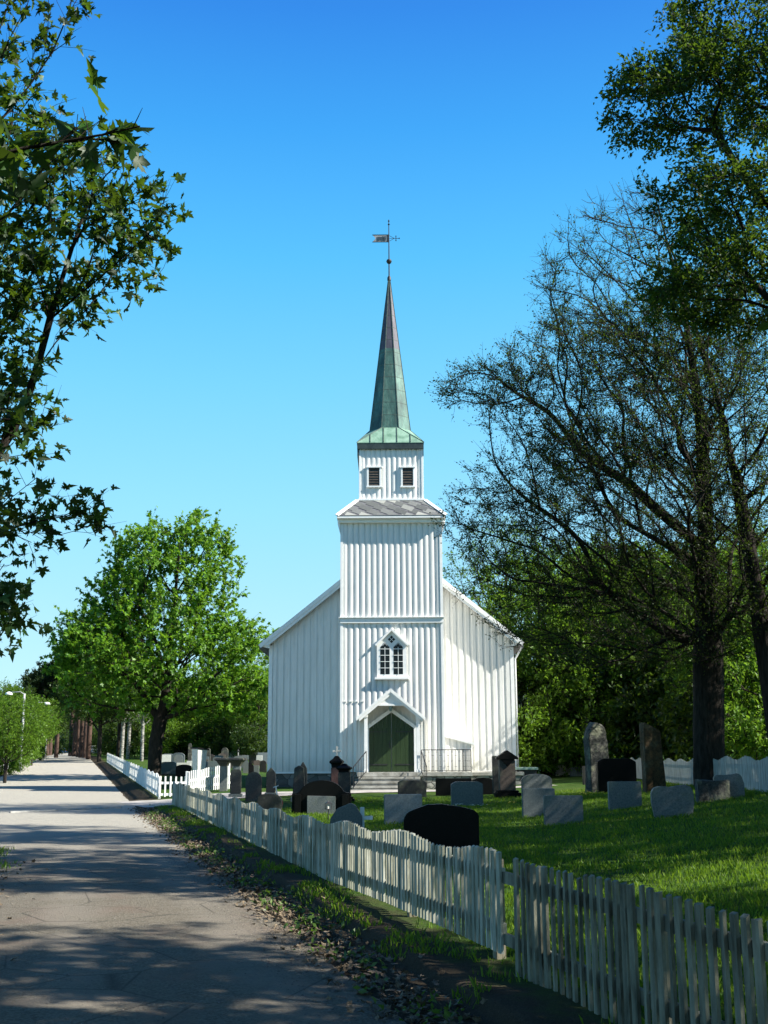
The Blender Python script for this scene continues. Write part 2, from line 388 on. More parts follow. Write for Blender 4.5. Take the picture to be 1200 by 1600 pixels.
M['lamp_white'] = simple('white_lamp_head', (.72, .73, .74), (.80, .80, .80), 5, .4)
M['car_silver'] = simple('silver_car_paint', (.42, .46, .50), (.46, .50, .54), 2, .25, metallic=.3)
M['car_blue'] = simple('blue_car_paint', (.04, .13, .45), (.05, .15, .5), 2, .25)
M['tyre'] = simple('tyre_rubber', (.015, .015, .015), (.03, .03, .03), 20, .8)
M['red'] = simple('red_plastic', (.35, .02, .03), (.45, .03, .04), 5, .4)
M['petal_y'] = simple('yellow_petals', (.75, .55, .05), (.80, .70, .15), 20, .6)
M['petal_w'] = simple('pale_petals', (.75, .75, .55), (.80, .80, .70), 20, .6)
M['hill'] = simple('wooded_hill_ground', (.03, .05, .02), (.06, .09, .03), .1, .95, world=True)
M['farwood'] = simple('distant_conifers', (.012, .028, .016), (.028, .05, .025), .05, .95, world=True)
M['house_paint'] = simple('house_paint', (.60, .58, .52), (.68, .66, .60), 3, .7)
M['house_dark'] = simple('dark_house_paint', (.05, .07, .07), (.08, .10, .10), 3, .7)
M['house_roof'] = simple('red_tiles', (.30, .10, .08), (.38, .15, .12), 3, .8)

# ------------------------------------------------------------------ terrain (rows along the road s, columns across t)
def grid_mesh(name, S, T, hf, mat, keep=None):
    vs = []; fs = []
    for s in S:
        for t in T:
            x, y = xy(s, t); vs.append((x, y, hf(x, y)))
    nT = len(T)
    for i in range(len(S)-1):
        for j in range(nT-1):
            if keep is None or keep(.5*(S[i]+S[i+1]), .5*(T[j]+T[j+1])):
                fs.append((i*nT+j, i*nT+j+1, (i+1)*nT+j+1, (i+1)*nT+j))
    o = np_mesh(name, np.array(vs), np.array(fs), mat, smooth=True)
    return o
def frange(a, b, st_): return list(np.arange(a, b, st_))
S = [-400, -150, -60] + frange(-20, 26, .25) + frange(26, 42, .5) + frange(42, 125, 2) + [125] + frange(140, 320, 20) + [320, 450, 700, 1200]
T = [-700, -300, -120, -60, -30, -15, -8, -5, -3, -1.1] + frange(-1.0, -.66, .08) + frange(-.64, -.46, .02) + frange(-.45, .3, .08) + frange(.4, 3, .3) + frange(3, 32, 1.) + [32, 40, 60, 120, 300, 700]
from mathutils import noise as NZ
def gh(x, y):
    s, t = st(x, y); h = hgt(x, y)
    if t > -1.05 and t < 30 and -5 < s < 60:
        a = ss(-1.05, -.7, t)
        h += a*(NZ.noise(Vector((x*.9, y*.9, 0)))*.03 + NZ.noise(Vector((x*4, y*4, 3)))*.025*(1-ss(-.3, .3, t)*.75))
        # ragged lip
    return h
gr = grid_mesh('ground', S, T, gh, M['ground']); tag(gr, kind='structure')

rnd = random.Random(4)
def road_right(s): return -1.10 + .07*NZ.noise(Vector((s*.6, 2, 0))) + .05*NZ.noise(Vector((s*3, 5, 0)))
def road_left(s):
    base = -7.3 + .2*NZ.noise(Vector((s*.4, 9, 0))) + .06*NZ.noise(Vector((s*2.5, 9, 0)))
    if s < 50:
        open_ = ss(14.5, 17.0, s)*(1-ss(46, 50, s))
        if s < 16.5: base = -4.55 + .35*NZ.noise(Vector((s*.5, 9, 0))) + .1*NZ.noise(Vector((s*3, 9, 0))) - .3*ss(9, 2, s)
        base = base*(1-open_) + (-32)*open_
    return base
def road_mesh():
    Ss = frange(-20, 60, .2) + frange(60, 125, 2) + [125] + frange(140, 330, 20); K = 14
    vs = []; fs = []
    for s in Ss:
        l, r = road_left(s), road_right(s)
        for k in range(K+1):
            t = l + (r-l)*k/K; x, y = xy(s, t)
            crown = .02*math.sin(math.pi*k/K)
            vs.append((x, y, ramp(s) - .15 + .012 + crown))
    for i in range(len(Ss)-1):
        for k in range(K):
            a = i*(K+1)+k; fs.append((a, a+1, a+K+2, a+K+1))
    return tag(np_mesh('road', np.array(vs), np.array(fs), M['road'], smooth=True), kind='structure')
road_mesh()
# drive from the road through the gate to the church steps
def strip_path(name, pts, widths, mat, lift=.02):
    vs = []; fs = []; K = 10; n = 0
    P = [Vector((p[0], p[1])) for p in pts]
    dense = []
    for i in range(len(P)-1):
        m = max(2, int((P[i+1]-P[i]).length/.3))
        for k in range(m): dense.append((P[i].lerp(P[i+1], k/m), widths[i]+(widths[i+1]-widths[i])*k/m))
    dense.append((P[-1], widths[-1]))
    for i, (p, wd) in enumerate(dense):
        d = (dense[min(i+2, len(dense)-1)][0]-dense[max(i-2, 0)][0]).normalized(); nr = Vector((d.y, -d.x))
        for k in range(K+1):
            q = p + nr*(wd*(k/K-.5)*(1+.06*NZ.noise(Vector((p.x, p.y, 0)))))
            vs.append((q.x, q.y, max(hgt(q.x, q.y), gh(q.x, q.y)) + lift))
    for i in range(len(dense)-1):
        for k in range(K):
            a = i*(K+1)+k; fs.append((a, a+1, a+K+2, a+K+1))
    return tag(np_mesh(name, np.array(vs), np.array(fs), mat, smooth=True), kind='structure')
strip_path('path', [(-9.0, 41.6), (-7.6, 42.2), (-5.5, 43.2), (-3, 44.6), (0, 45.6), (3, 46.0), (6.5, 46.4)], [5.8, 5.2, 3.2, 2.2, 2.2, 2.2, 2.0], M['gravel'])

# kerb island between the road and the side street, and drive edge kerb
def kerb(name, pts, wd=.16, h=.07):
    mb = MB()
    for a, b in zip(pts[:-1], pts[1:]):
        ax, ay = xy(*a); bx, by = xy(*b); za = ramp(a[0])-.15+h/2; zb = ramp(b[0])-.15+h/2
        mb.bar((ax, ay, za), (bx, by, zb), wd, h+.06)
    return tag(mb.build(name, M['kerb'], bevel=.01), kind='structure')
kerb('kerb', [(28.9, -5.0), (30.2, -3.0), (31.0, -1.6)], .10, .03)
kerb('kerb_edge', [(49.5, -12), (50.2, -8.2), (51.5, -7.5), (54, -7.45)])

# ------------------------------------------------------------------ the church
church = empty('church', (0.3, 49.5, 0), 0, 'white wooden board-clad church with a tall green copper spire behind the gravestones', 'church')
OX, OY = 0.3, 49.5
def cpart(mb, name, mat, parent=None, **k):
    # geometry is written in world coordinates; shift it to the church origin
    mb.v = [(x-OX, y-OY, z) for x, y, z in mb.v]
    return mb.build(name, mat, parent or church, **k)
YT = 49.5; YN = 52.0
CX = at(611, 1150, YT)[0]
TX0 = at(532.2, 1000, YT)[0]; TX1 = at(692.3, 1000, YT)[0]
ZB = at(611, 1206, YT)[1]          # bottom of the boards
ZBELT = at(611, 968, YT)[1]; ZEAVE = at(611, 812, YT)[1]
NX0 = at(419, 1150, YN)[0]; NX1 = at(805.5, 1150, YN)[0]
NEL = at(420, 1016, YN)[1]; NRZ = at(611, 845, YN)[1]
print('church', TX0, TX1, ZB, ZBELT, ZEAVE, NX0, NX1, NEL, NRZ)
def board_wall(x0, x1, z0, topf, y, pitch, dep, wfrac=.56, rounded=False, seed=0, joint=None, bl=0):
    """vertical board-on-board cladding facing -Y; topf(x) gives the upper edge"""
    mb = MB(); r = random.Random(seed); n = max(1, round((x1-x0)/pitch)); p = (x1-x0)/n
    xs = []; ys = []
    for i in range(n):
        a = x0+i*p; e = r.uniform(-.006, .006); u = (1-wfrac)/2*p; d = dep+r.uniform(-.004, .004)
        if rounded:
            m = 7; xs += [a, a+u+e-.002]; ys += [y+r.uniform(0, .004), y]
            for k in range(m+1):
                f = k/m; xs.append(a+u+e+f*wfrac*p); ys.append(y-d*(.35+.65*math.sin(math.pi*(.08+.84*f))**.8))
            xs.append(a+u+e+wfrac*p+.002); ys.append(y)
        else:
            g = .004
            xs += [a, a+u+e-.001, a+u+e+g*0, a+u+e+.006, a+p-u+e-.006, a+p-u+e, a+p-u+e+.001]
            ys += [y+r.uniform(0, .004), y, y-d+.006, y-d, y-d-r.uniform(-.003, .003), y-d+.006, y]
    xs.append(x1); ys.append(y)
    vs = []; fs = []
    zs = [z0] + ([joint] if joint else [])
    for x, yy in zip(xs, ys):
        vs.append((x, yy, z0 - r.uniform(0, .004))); vs.append((x, yy, topf(x)))
    for i in range(len(xs)-1): fs.append((2*i, 2*i+2, 2*i+3, 2*i+1))
    mb.add(vs, fs); return mb
# nave body (behind the boards)
NCX = (NX0+NX1)/2; RY0 = YN-.17
tlx, tlz = at(404.5, 1009, RY0); trx, trz = at(818.5, 1005, RY0)
_a = at(531, 907, RY0); _b = at(692, 906.5, RY0)
slope = ((_a[1]-tlz)/(_a[0]-tlx) + (_b[1]-trz)/(trx-_b[0]))/2
NEL = (tlz+trz)/2 + .5*slope - .30; NRZ = NEL + slope*(NX1-NX0)/2
ntop = lambda x: NRZ - abs(x-NCX)*slope
m_ = MB(); m_.prism([(NX0+.02, ZB), (NX1-.02, ZB), (NX1-.02, NEL-.02), (NCX, NRZ-.03), (NX0+.02, NEL-.02)], YN+.04, YN+16)
cpart(m_, 'nave_wall', M['paint'])
m_ = board_wall(NX0+.12, TX0+.1, ZB, ntop, YN, .295, .028, seed=1)
cpart(m_, 'gable_boarding', M['paint'])
m2 = board_wall(TX1-.1, NX1-.12, ZB, ntop, YN, .295, .028, seed=2); cpart(m2, 'gable_boarding', M['paint'])
m_ = MB()
m_.box(NX0-.015, NX0+.15, YN-.045, YN+.2, ZB-.02, NEL-.1); cpart(m_, 'corner_board', M['trim'], bevel=.006)
m_ = MB(); m_.box(NX1-.15, NX1+.015, YN-.045, YN+.2, ZB-.02, NEL-.1)
cpart(m_, 'corner_board', M['trim'], bevel=.006)
m_ = MB(); m_.box(NX0-.015, TX0, YN-.05, YN+.03, ZB-.09, ZB-.005); cpart(m_, 'drip_board', M['trim'])
m_ = MB(); m_.box(TX1, NX1+.015, YN-.05, YN+.03, ZB-.09, ZB-.005); cpart(m_, 'drip_board', M['trim'])
# foundation
m_ = MB(); m_.box(NX0+.08, TX0+.05, YN+.03, YN+15.9, -.4, ZB-.02); m_.box(TX0+.05, NX1-.08, YN+.06, YN+15.8, -.4, ZB-.05); m_.box(TX0+.08, TX1-.08, YT+.08, YN+.05, -.4, ZB-.03)
cpart(m_, 'foundation', M['rubble'])
# nave roof: two slabs with slates, barge boards
OH = .42; RY0 = YN-.38
def roofslab(sgn):
    mb = MB(); xe = NCX + sgn*((NX1-NX0)/2+OH); ze = ntop(xe)
    poly = [(NCX, NRZ+.04), (xe, ze+.04), (xe, ze+.24), (NCX, NRZ+.24)]
    if sgn < 0: poly = poly[::-1]
    mb.prism(poly, RY0+.05, YN+16.4); return mb
for sgn in (-1, 1): cpart(roofslab(sgn), 'roof', M['roof'])
for sgn, (ex, ez) in ((-1, (tlx, tlz)), (1, (trx, trz))):
    mb = MB()
    sl2 = slope; top = ez + abs(ex-NCX)*sl2
    def q(x, dz): return (x, top - abs(x-NCX)*sl2 + dz)
    innx = CX + sgn*1.6
    a = [q(ex, .02), q(innx, .02), q(innx, -.19), q(ex+(-sgn)*.10, -.20), ]
    b = [q(ex-sgn*.22, -.185), q(innx, -.185), q(innx, -.34), q(ex-sgn*.42, -.36)]
    if sgn > 0: a = a[::-1]; b = b[::-1]
    mb.prism(a[::-1], RY0-.03, RY0+.05); mb.prism(b[::-1], RY0+.0, RY0+.06)
    # soffit return at the eaves
    s1 = [q(ex-sgn*.02, -.03), q(ex-sgn*.5, -.34), (ex-sgn*.5, q(ex-sgn*.5, -.34)[1]-.2), ]
    if sgn > 0: s1 = s1[::-1]
    mb.prism(s1, RY0+.065, RY0+.12)
    cpart(mb, 'barge_board', M['trim'], bevel=.006)
# gutter downpipe at the right corner
mb = MB(); gx = NX1+.08
ex, ez = at(818, 1008, YN+.1)
mb.tube([(ex-.1, YN-.2, ez-.1), (gx+.25, YN-.08, ez-.2), (gx+.0, YN-.0, ez-.62), (gx, YN, ez-.9), (gx, YN, .3)], .038, 8)
cpart(mb, 'downpipe', M['trim'], smooth=True)
# tower body
m_ = MB(); m_.box(TX0+.02, TX1-.02, YT+.05, YT+4.6, ZB, ZEAVE-.02); cpart(m_, 'tower_wall', M['paint'])
m_ = board_wall(TX0+.05, TX1-.05, ZBELT+.05, lambda x: ZEAVE-.02, YT, .248, .036, .74, True, 5)
m2 = board_wall(TX0+.05, TX1-.05, ZB, lambda x: ZBELT-.05, YT, .248, .036, .74, True, 6)
m_.add(m2.v, m2.f); cpart(m_, 'tower_boarding', M['paint'], smooth=True)
m_ = MB()
for x in (TX0-.02, TX1-.10): m_ = MB(); m_.box(x, x+.12, YT-.06, YT+.1, ZB-.02, ZEAVE-.04); cpart(m_, 'tower_corner_board', M['trim'], bevel=.006)
# overlap joint on the left boards
m_ = MB(); zj = at(560, 1096, YT)[1]
for i in range(4): m_ = MB(); m_.box(TX0+.12+i*.245, TX0+.28+i*.245, YT-.068, YT-.03, zj-.012, zj+.012); cpart(m_, 'board_joint', M['trim'])
# belt course
m_ = MB(); m_.box(TX0-.02, TX1+.02, YT-.10, YT-.0, ZBELT-.16, ZBELT+.06); m_.box(TX0-.09, TX1+.09, YT-.16, YT+.02, ZBELT+.062, ZBELT+.10)
m_.box(TX0-.07, TX0-.022, YT-.02, YT+3, ZBELT+.0, ZBELT+.10); m_.box(TX1+.022, TX1+.07, YT-.02, YT+3, ZBELT+.0, ZBELT+.10)
cpart(m_, 'belt_course', M['trim'], bevel=.01)
# tower eaves (moulded) + slate skirt roof
EO = .38
ex0, _ = at(526.5, 806, YT-EO); ex1, _ = at(696.5, 806, YT-EO)
m_ = MB(); m_.box(ex0+.08, ex1-.08, YT-.20, YT+4.7, ZEAVE-.16, ZEAVE-.0); m_.box(ex0+.0, ex1-.0, YT-EO, YT+4.8, ZEAVE+.003, ZEAVE+.10)
for x0, x1 in ((ex0+.02, TX0-.03), (TX1+.03, ex1-.02)):
    pl = [(x0, ZEAVE-.2), (x1, ZEAVE-.62), (x1, ZEAVE-.01), (x0, ZEAVE-.01)] if x0 < TX0-.01 else [(x0, ZEAVE-.62), (x1, ZEAVE-.2), (x1, ZEAVE-.01), (x0, ZEAVE-.01)]
    m_.prism(pl, YT-.13, YT+.05)
cpart(m_, 'tower_eaves', M['trim'], bevel=.008)
YB = YT+.85; YB1 = YT+4.6-.85
BX0 = at(561.5, 740, YB)[0]; BX1 = at(661, 740, YB)[0]
ZSK = at(611, 781, YB)[1]; ZBT = at(611, 697, YB)[1]
lo = [(ex0-.01, YT-EO-.01), (ex1+.01, YT-EO-.01), (ex1+.01, YT+4.8), (ex0-.01, YT+4.8)]
sx0, sx1 = at(558, 780, YB-.1)[0], at(664, 780, YB-.1)[0]
hi = [(sx0, YB-.1), (sx1, YB-.1), (sx1, YB1+.1), (sx0, YB1+.1)]
zl, zh = ZEAVE+.105, ZSK-.06
# skirt core
m_ = MB(); m_.add([(x, y, zl) for x, y in lo]+[(x, y, zh) for x, y in hi], [(0,1,5,4),(1,2,6,5),(2,3,7,6),(3,0,4,7),(4,5,6,7),(3,2,1,0)])
cpart(m_, 'skirt_roof', M['roof'])
# diamond slates on the front slope, each its own island
m_ = MB(); rr = random.Random(11)
A = Vector((lo[0][0], lo[0][1], zl)); B = Vector((lo[1][0], lo[1][1], zl)); D = Vector((hi[0][0], hi[0][1], zh)); E_ = Vector((hi[1][0], hi[1][1], zh))
nrm = (B-A).cross(D-A).normalized()
def sl_pt(u, v):   # u in metres along, v 0..1 up
    left = A.lerp(D, v); return Vector((u, left.y, left.z)), left.x, B.lerp(E_, v).x
def clip_poly(poly, f):
    out = []
    for i in range(len(poly)):
        p, q_ = poly[i], poly[(i+1) % len(poly)]; fp, fq = f(p), f(q_)
        if fp >= 0: out.append(p)
        if (fp >= 0) != (fq >= 0): k = fp/(fp-fq); out.append((p[0]+(q_[0]-p[0])*k, p[1]+(q_[1]-p[1])*k))
    return out
SL = (D.z-A.z)
g = .012
for i in range(-4, 30):
    for j in range(-14, 16):
        wd_, hh = .62, .5       # skewed diamonds
        cx_ = A.x + (i+.5*(j % 2))*wd_; cv = (j)*.25
        poly = [(cx_-wd_/2+g, cv), (cx_+.17, cv-.25+g*1.2), (cx_+wd_/2-g, cv), (cx_-.17, cv+.25-g*1.2)]
        if cv < -.3 or cv > 1.3: continue
        lw = lambda v: A.x + (D.x-A.x)*v + .10; rw = lambda v: B.x + (E_.x-B.x)*v - .10
        poly = clip_poly(poly, lambda p: p[1]-.01); 
        if len(poly) < 3: continue
        poly = clip_poly(poly, lambda p: .99-p[1])
        if len(poly) < 3: continue
        poly = clip_poly(poly, lambda p: p[0]-lw(p[1]))
        if len(poly) < 3: continue
        poly = clip_poly(poly, lambda p: rw(p[1])-p[0])
        if len(poly) < 3: continue
        zz = rr.uniform(.012, .02)
        top = []; 
        for u, v in poly: p = Vector((u, A.y+(D.y-A.y)*v, A.z+(D.z-A.z)*v)); top.append(p)
        k = len(top); m_.add([p+nrm*zz for p in top]+[p+nrm*.004 for p in top], [tuple(range(k))]+[(a+k, (a+1) % k+k, (a+1) % k, a) for a in range(k)])
cpart(m_, 'slate', M['slate'])
for a, b in ((A, D), (B, E_)):
    m_ = MB(); m_.bar(a+nrm*.03, b+nrm*.03, .17, .05, up=nrm); cpart(m_, 'hip_board', M['trim'], bevel=.008)
# belfry
m_ = MB(); m_.box(BX0+.02, BX1-.02, YB+.05, YB1, ZSK-.1, ZBT); cpart(m_, 'belfry_wall', M['paint'])
m_ = board_wall(BX0+.04, BX1-.04, ZSK+.03, lambda x: ZBT, YB, .24, .03, .72, True, 9); cpart(m_, 'belfry_boarding', M['paint'], smooth=True)
m_ = MB(); m_.box(BX0-.08, BX1+.08, YB-.12, YB1+.1, ZSK-.05, ZSK+.03)
for x in (BX0-.02, BX1-.08): m_.box(x, x+.1, YB-.05, YB+.08, ZSK+.032, ZBT)
cpart(m_, 'belfry_trim', M['trim'], bevel=.008)
for (pxa, pxb) in ((577, 592), (630, 644.5)):
    x0, z1 = at(pxa-1, 731, YB-.08); x1, z0 = at(pxb+1, 759, YB-.08)
    f = MB(); t_ = .08
    f.box(x0-t_, x0, YB-.10, YB-.01, z0, z1); f.box(x1, x1+t_, YB-.10, YB-.01, z0, z1)
    f.box(x0-t_-.04, x1+t_+.04, YB-.13, YB-.01, z1+.002, z1+.07); f.box(x0-t_-.03, x1+t_+.03, YB-.12, YB-.01, z0-.07, z0-.002)
    lv = cpart(f, 'louvre_window', M['trim'], bevel=.005)
    f = MB(); f.box(x0, x1, YB-.062, YB-.058, z0, z1)
    f.v = [(x-OX, y-OY, z) for x, y, z in f.v]; f.build('opening', M['glass'], lv)
    f = MB(); nsl = 7
    for i in range(nsl):
        z = z0+(i+.5)*(z1-z0)/nsl; f.add([(x0+.01, YB-.095, z-.035), (x1-.01, YB-.095, z-.035), (x1-.01, YB-.065, z+.03), (x0+.01, YB-.065, z+.03), (x0+.01, YB-.088, z-.045), (x1-.01, YB-.088, z-.045)], [(0,1,2,3),(4,5,1,0),(4,3,2,5)])
    f.v = [(x-OX, y-OY, z) for x, y, z in f.v]; f.build('louvre', M['louvre'], lv)
# dark copper fascia and flared copper roof + octagonal spire
ZF0 = at(611, 701, YB-.16)[1]; ZF1 = at(611, 692, YB-.16)[1]
fx0 = at(557.5, 695, YB-.16)[0]; fx1 = at(662.5, 695, YB-.16)[0]
SCX = (fx0+fx1)/2; hw = (fx1-fx0)/2; SCY = YB-.16+hw
m_ = MB(); m_.box(fx0+.015, fx1-.015, SCY-hw+.015, SCY+hw-.015, ZF0, ZF1)
for x0, x1 in ((fx0+.02, BX0-.02), (BX1+.02, fx1-.02)): m_.box(x0, x1, YB-.10, YB+2.9, ZF0-.30, ZF0-.002)
cpart(m_, 'fascia', M['fascia'])
OR = (at(641, 668, SCY)[0]-at(578, 668, SCY)[0])/2   # apothem of the octagon
zf = at(611, 668, SCY-OR)[1]; zap = at(609, 437, SCY)[1]
apx = SCX
sq = [(fx0, SCY-hw), (fx1, SCY-hw), (fx1, SCY+hw), (fx0, SCY+hw)]
tt = math.tan(math.pi/8)*OR
octo = [(-tt, -OR), (tt, -OR), (OR, -tt), (OR, tt), (tt, OR), (-tt, OR), (-OR, tt), (-OR, -tt)]
octo = [(SCX+a, SCY+b) for a, b in octo]
m_ = MB(); vs = [(x, y, ZF1+.0) for x, y in sq]+[(x, y, ZF1+.03) for x, y in sq]+[(x, y, zf) for x, y in octo]
m_.add(vs, [(3,2,1,0),(0,1,5,4),(1,2,6,5),(2,3,7,6),(3,0,4,7),
  (4,5,9,8),(5,10,9),(5,6,11,10),(6,12,11),(6,7,13,12),(7,14,13),(7,4,15,14),(4,8,15)])
cpart(m_, 'spire_skirt', simple('verdigris_copper_painted_sun', (.09, .19, .13), (.24, .38, .29), 2.2, .6))  # skirt copper paler than the spire's: sunlight painted into its colour
m_ = MB()      # spire in bands, slightly irregular sheets
NB = 12; rings = []
for i in range(NB+1):
    f = i/NB; s_ = (1-f)*1.0+.045*f; zz = zf+(zap-zf)*f
    rings.append([(SCX+(x-SCX)*s_, SCY+(y-SCY)*s_, zz) for x, y in octo])
for i in range(NB):
    m_.add(rings[i]+rings[i+1], [(k, (k+1) % 8, (k+1) % 8+8, k+8) for k in range(8)])
cpart(m_, 'spire', M['copper'])
m_ = MB()
for k in range(8): m_.bar(rings[0][k], rings[-1][k], .035, .035)
for i in range(1, NB):
    for k in range(8):
        m_.bar(rings[i][k], rings[i][(k+1) % 8], .012, .02)
for k in range(1, 5):
    a = Vector(sq[0]+(ZF1+.035,)).lerp(Vector(sq[1]+(ZF1+.035,)), k/5+.03*(k-2.5)*0)
    u = (a.x-SCX)/hw; b = Vector((SCX+max(-tt, min(tt, a.x-SCX)), SCY-OR, zf))
    if abs(a.x-SCX) > tt:
        fr = (hw-abs(a.x-SCX))/(hw-tt); b = Vector((a.x, SCY-hw+(hw-OR)*fr, ZF1+.03+(zf-ZF1-.03)*fr))
    else: b.x = a.x
    m_.bar(a+Vector((0, -.01, .01)), b+Vector((0, -.01, .01)), .03, .03)
for k in range(4):
    m_.bar(sq[k]+(ZF1+.03,), octo[2*k]+(zf,), .03, .03); m_.bar(sq[k]+(ZF1+.03,), octo[(2*k-1) % 8]+(zf,), .03, .03)
cpart(m_, 'seam', M['seam'])
# finial with ball and weather vane
zp = lambda py: at(608, py, SCY)[1]
m_ = MB(); m_.tube([(SCX, SCY, zap-.3), (SCX, SCY, zp(346))], [.035, .02], 8)
m_.lathe([(.05, zp(440)), (.09, zp(438)), (.09, zp(434)), (.04, zp(431))], SCX, SCY, 12)
m_.lathe([(.03, zp(412.5)), (.10, zp(411)), (.135, zp(408.5)), (.10, zp(406)), (.03, zp(405))], SCX, SCY, 14)
m_.lathe([(.01, zp(352.5)), (.06, zp(350.5)), (.01, zp(350))], SCX, SCY, 8)
m_.lathe([(.01, zp(347.5)), (.045, zp(345.5)), (.01, zp(343))], SCX, SCY, 8)
fin = cpart(m_, 'finial', M['iron'], smooth=False)
sc = 1/ (FPX/ (SCY*1.02))
za, zb = zp(366.5), zp(378.5); xl = SCX-.80; xm = SCX-.64
m_ = MB(); y0, y1 = SCY-.012, SCY+.012
poly = [(xl, za), (xm, (za+zb)/2), (xl, zb), (SCX-.02, zb), (SCX-.02, za)]
m_.prism(poly, y0+.006, y1-.006); m_.v = [(x-OX, y-OY, z) for x, y, z in m_.v]
flag = m_.build('vane_flag', simple('grey_vane_metal', (.20, .21, .22), (.34, .35, .36), 3, .5), church)
m_ = MB(); m_.box(xl, SCX-.02, y0, y1, za-.035, za); m_.box(xl, SCX-.02, y0, y1, zb, zb+.03); m_.box(SCX-.085, SCX-.02, y0-.003, y1+.003, zb, za)
zc = (za+zb)/2; hh_ = (za-zb)*.24
def glyph(x, segs, wd=.05):
    for (a, b, c_, d) in segs: m_.bar((x+a*wd, y0-.004, zc+b*hh_), (x+c_*wd, y0-.004, zc+d*hh_), .016, .01)
one = [(0, -1, 0, 1)]
eight = [(-1, -1, 1, -1), (-1, 0, 1, 0), (-1, 1, 1, 1), (-1, -1, -1, 1), (1, -1, 1, 1)]
glyph(xm+.12, [(-1, 1, -1, -1), (-1, -1, 1, -1), (1, 1, 1, -1)], .035); glyph(xm+.20, one); glyph(xm+.26, one); glyph(xm+.35, eight, .038); glyph(xm+.46, eight, .038)
m_.v = [(x-OX, y-OY, z) for x, y, z in m_.v]; m_.build('flag_border', M['iron'], flag)
m_ = MB()
for dz in (-.14, 0, .14): m_.bar((SCX+.03, SCY, zc+dz), (SCX+.26, SCY, zc), .015)
m_.bar((SCX+.2, SCY, zc), (SCX+.5, SCY, zc), .02); m_.bar((SCX+.34, SCY, zc-.11), (SCX+.34, SCY, zc+.11), .03)
for p in ((SCX+.5, zc), (SCX+.34, zc-.11), (SCX+.34, zc+.11)): m_.box(p[0]-.025, p[0]+.025, SCY-.02, SCY+.02, p[1]-.025, p[1]+.025)
cpart(m_, 'vane_arrow', M['iron'])

# gothic window on the tower
def P2(px, py, Y): return at(px, py, Y)
yw = YT-.10
def shift(m_): m_.v = [(x-OX, y-OY, z) for x, y, z in m_.v]; return m_
wl, wr = P2(588.5, 1000, yw)[0], P2(635, 1000, yw)[0]; wz0 = P2(611, 1058, yw)[1]; wsh = P2(611, 1006, yw)[1]; wap = P2(611, 984, yw)[1]; wcx = (wl+wr)/2
m_ = MB(); m_.prism([(wl, wz0), (wr, wz0), (wr, wsh), (wcx, wap), (wl, wsh)], yw, YT+.02)
win = cpart(m_, 'gothic_window', M['trim'], bevel=.006)
# hood
m_ = MB()
hl, hz = P2(585.5, 1007.5, yw-.08); hr = P2(638.5, 1007.5, yw-.08)[0]; hap = P2(611, 981, yw-.08)[1]
for sg, xx in ((-1, hl), (1, hr)):
    poly = [(xx, hz), (wcx, hap), (wcx, hap-.13), (xx-sg*.06, hz-.05)]
    if sg > 0: poly = poly[::-1]
    m_.prism(poly[::-1], yw-.12, yw+.08)
shift(m_).build('window_hood', M['trim'], win, bevel=.006)
m_ = MB(); sl_, sz = P2(587, 1060, yw); m_.box(wl-.09, wr+.09, yw-.09, YT, wz0-.10, wz0-.003)
shift(m_).build('window_sill', M['trim'], win, bevel=.006)
# glass lights (dark) in front face, muntins over
glass = MB(); mun = MB(); yg = yw-.004
def lightpane(cx, half, z0, zs, za_):
    glass.prism([(cx-half, z0), (cx+half, z0), (cx+half, zs), (cx, za_), (cx-half, zs)], yg, yg+.002)
zb_, zs_, za_ = P2(611, 1053.5, yw)[1], P2(611, 1011, yw)[1], P2(611, 1003.5, yw)[1]
half = (P2(608.5, 1000, yw)[0]-P2(594, 1000, yw)[0])/2
for cpx in (601.5, 622.2):
    cx = P2(cpx, 1030, yw)[0]; lightpane(cx, half, zb_, zs_, za_)
    ym0, ym1 = yg-.02, yg-.001
    mun.box(cx-.011, cx+.011, ym0, ym1, zb_, zs_+.0)
    for k in range(1, 5): z = zb_+(zs_-zb_)*k/4.3; mun.box(cx-half, cx+half, ym0+.002, ym1-.0005, z-.011, z+.011)
    dz = P2(611, 1005.5, yw)[1]; mun.bar((cx-.1, ym0+.008, dz-.09), (cx+.03, ym0+.008, dz+.05), .022, .012); mun.bar((cx+.1, ym0+.012, dz-.09), (cx-.03, ym0+.012, dz+.05), .022, .012)
dz = P2(611, 999, yw)[1]; dh = .165
glass.prism([(wcx-dh, dz), (wcx, dz-dh), (wcx+dh, dz), (wcx, dz+dh)], yg, yg+.002)
mun.bar((wcx-dh/2, yg-.01, dz-dh/2), (wcx+dh/2, yg-.01, dz+dh/2), .026, .016); mun.bar((wcx+dh/2, yg-.013, dz-dh/2), (wcx-dh/2, yg-.013, dz+dh/2), .026, .016)
pg = shift(glass).build('pane', M['glass'], win); shift(mun).build('muntin', M['trim'], win)

